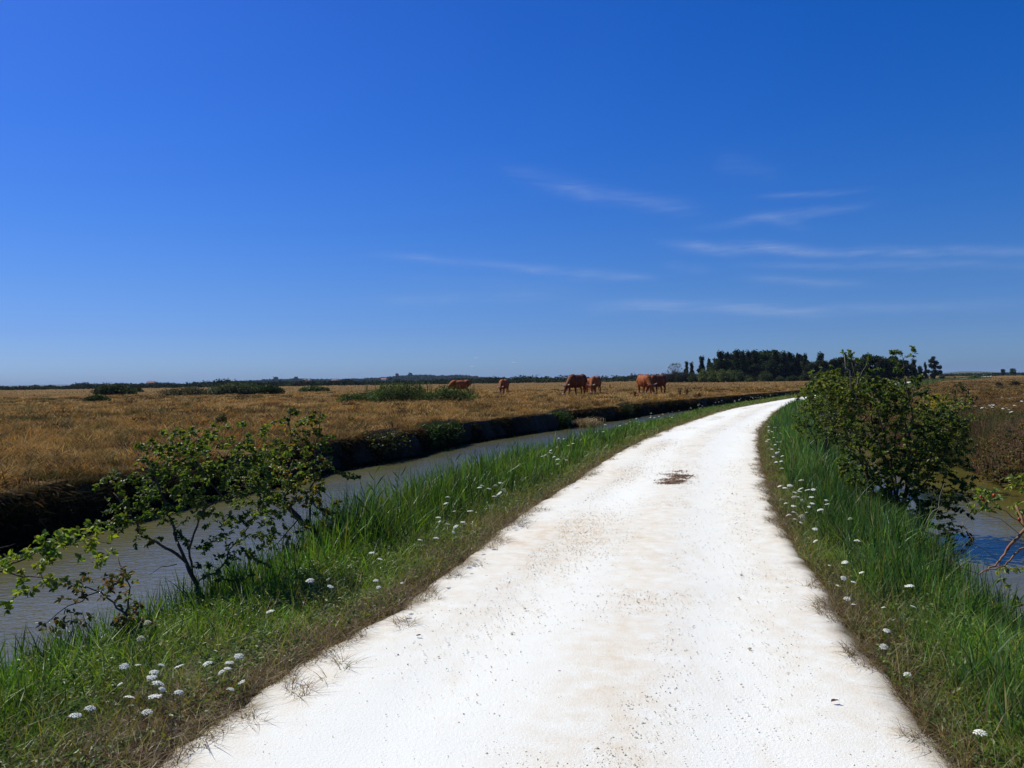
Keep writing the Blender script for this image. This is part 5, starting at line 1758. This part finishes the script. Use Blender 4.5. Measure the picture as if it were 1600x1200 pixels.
prof1 = [(250, 0), (330, 1.0), (390, 2.0), (430, 4.5), (470, 4.5), (520, 3.0), (560, 3.5), (600, 4.5), (620, 7), (645, 8.5), (670, 8.0), (690, 6.5), (712, 7.5), (735, 5.0), (770, 2.0), (830, 1.0), (900, .5), (1000, 0)]
pxs, hp = ridge('hills', 2300, prof1, 700, M['hill'])
sp = []
for _ in range(3200):
    px = random.uniform(300, 900); t = random.uniform(-.42, .1)
    d = 2300 + 700 * t
    hh = float(np.interp(px, pxs, hp))
    k = math.sin(min((t + .5) * 1.6, 1) * PI / 2)
    r = random.uniform(4, 9) * (1.0 if hh > 3 else .6)
    sp.append(((px - 800) / F * 2300, d, -1 + (hh + H) * k + r * .2, r, r * .75))
for px in (437, 440, 469, 471, 625, 645):
    hh = float(np.interp(px, pxs, hp))
    sp.append(((px - 800) / F * 2300, 2250, hh + 5, 4, 9))
tag(far_canopy(sp, [(.025, .038, .018), (.035, .05, .022), (.05, .065, .03)]), 'bluish wooded slopes of the low ridge on the left horizon', 'woodland', kind='stuff')
ridge('hills', 6500, [(-300, 3.5), (-100, 4), (0, 3.6), (60, 4.2), (110, 3.2), (170, 2.4), (240, 2.0), (330, 1.0), (420, 0)], 1600, M['hill'])
ridge('hills', 2600, [(1440, 0), (1490, 3), (1515, 4.5), (1528, 5.5), (1545, 3.5), (1580, 2.0), (1640, 3.0), (1760, 4), (1900, 2)], 500, M['hill'])
# trees at far left between shrub and ridge
sp = []
for _ in range(420):
    px = random.uniform(-60, 420); d = random.uniform(900, 1300)
    b = random.uniform(3, 6.5) * (.45 + .9 * float(fbm(px, 0, 45, 95)))
    if px < 120: b *= .5
    sp.append(((px - 800) / F * d, d, b * .4, b * 1.5, b * .75))
tag(far_canopy(sp, [(.03, .045, .022), (.045, .06, .03)]), 'scattered far trees on the left horizon below the blue ridge', 'woodland', kind='stuff')
sp = []
for _ in range(300):
    px = random.uniform(1470, 1700); d = random.uniform(500, 900)
    b = random.uniform(1.2, 2.6)
    sp.append(((px - 800) / F * d, d, .3 + b * .3, b * 1.8, b * .7))
tag(far_canopy(sp, [(.03, .045, .022), (.045, .06, .03)]), 'thin dark hedge line on the right horizon', 'woodland', kind='stuff')

# houses on the ridge
M['house_wall'] = noise_mat('pale_render', (.62, .60, .55), (.74, .72, .68), .4, .9, 0)
M['house_roof'] = noise_mat('clay_tiles', (.30, .14, .09), (.40, .20, .13), .8, .9, 0)
M['pane'] = noise_mat('dark_window', (.03, .035, .04), (.05, .055, .06), .4, .3, 0)
def box(c, s):
    V = np.array([(x, y, z) for z in (-.5, .5) for y in (-.5, .5) for x in (-.5, .5)]) * np.array(s) + np.array(c)
    Q = np.array([(0, 2, 3, 1), (4, 5, 7, 6), (0, 1, 5, 4), (2, 6, 7, 3), (0, 4, 6, 2), (1, 3, 7, 5)])
    return V, Q
def house(px, dist, w_, label):
    hh = float(np.interp(px, pxs, hp))
    root = empty('house', ((px - 800) / F * 2300 * dist / 2300, dist, max(hh * .45, 1)), random.uniform(-.3, .3))
    V, Q = box((0, 0, 3), (w_, 9, 6.5))
    link('wall', np_mesh('wall', V, Q), M['house_wall'], root)
    a, b = w_ / 2 + .6, 5.2
    V = np.array([(-a, -b, 6.27), (a, -b, 6.27), (a, b, 6.27), (-a, b, 6.27), (-a, 0, 9), (a, 0, 9)])
    T = np.array([(0, 1, 5), (0, 5, 4), (2, 3, 4), (2, 4, 5), (1, 2, 5), (3, 0, 4), (0, 2, 1), (0, 3, 2)])
    link('roof', np_mesh('roof', V, T), M['house_roof'], root)
    for k in range(3):
        V, Q = box((-w_ / 2 + w_ * (k + .5) / 3, -4.52, 3), (1.2, .1, 1.8))
        link('window', np_mesh('window', V, Q), M['pane'], root)
    tag(root, label, 'house')
house(480, 2040, 20, 'white house at the left end of the wooded ridge')
house(523, 2040, 16, 'pale house in a gap of the trees on the lower ridge')
house(600, 2040, 14, 'small pale house left of the highest part of the ridge')
house(236, 1400, 12, 'tiny white house on the horizon between two dark shrubs at left')

# ------------------------------------------------------------------ haze
def haze():
    V, Q = box((0, 4500, 0), (14000, 15000, 1))
    V[:, 2] = np.where(V[:, 2] > 0, 62, -3)
    mt = bpy.data.materials.new('haze')
    mt.use_nodes = True
    t = NT(mt.node_tree); mt.node_tree.nodes.clear()
    out = t.n('ShaderNodeOutputMaterial')
    pv = t.n('ShaderNodeVolumePrincipled')
    pv.inputs['Color'].default_value = (.50, .68, 1.0, 1)
    pv.inputs['Density'].default_value = .00006
    pv.inputs['Anisotropy'].default_value = 0.0
    t.l(pv.outputs[0], out.inputs['Volume'])
    o = link('haze', np_mesh('haze', V, Q), mt)
    tag(o, 'faint blue haze lying over the flat land towards the horizon', 'haze', kind='stuff')
haze()
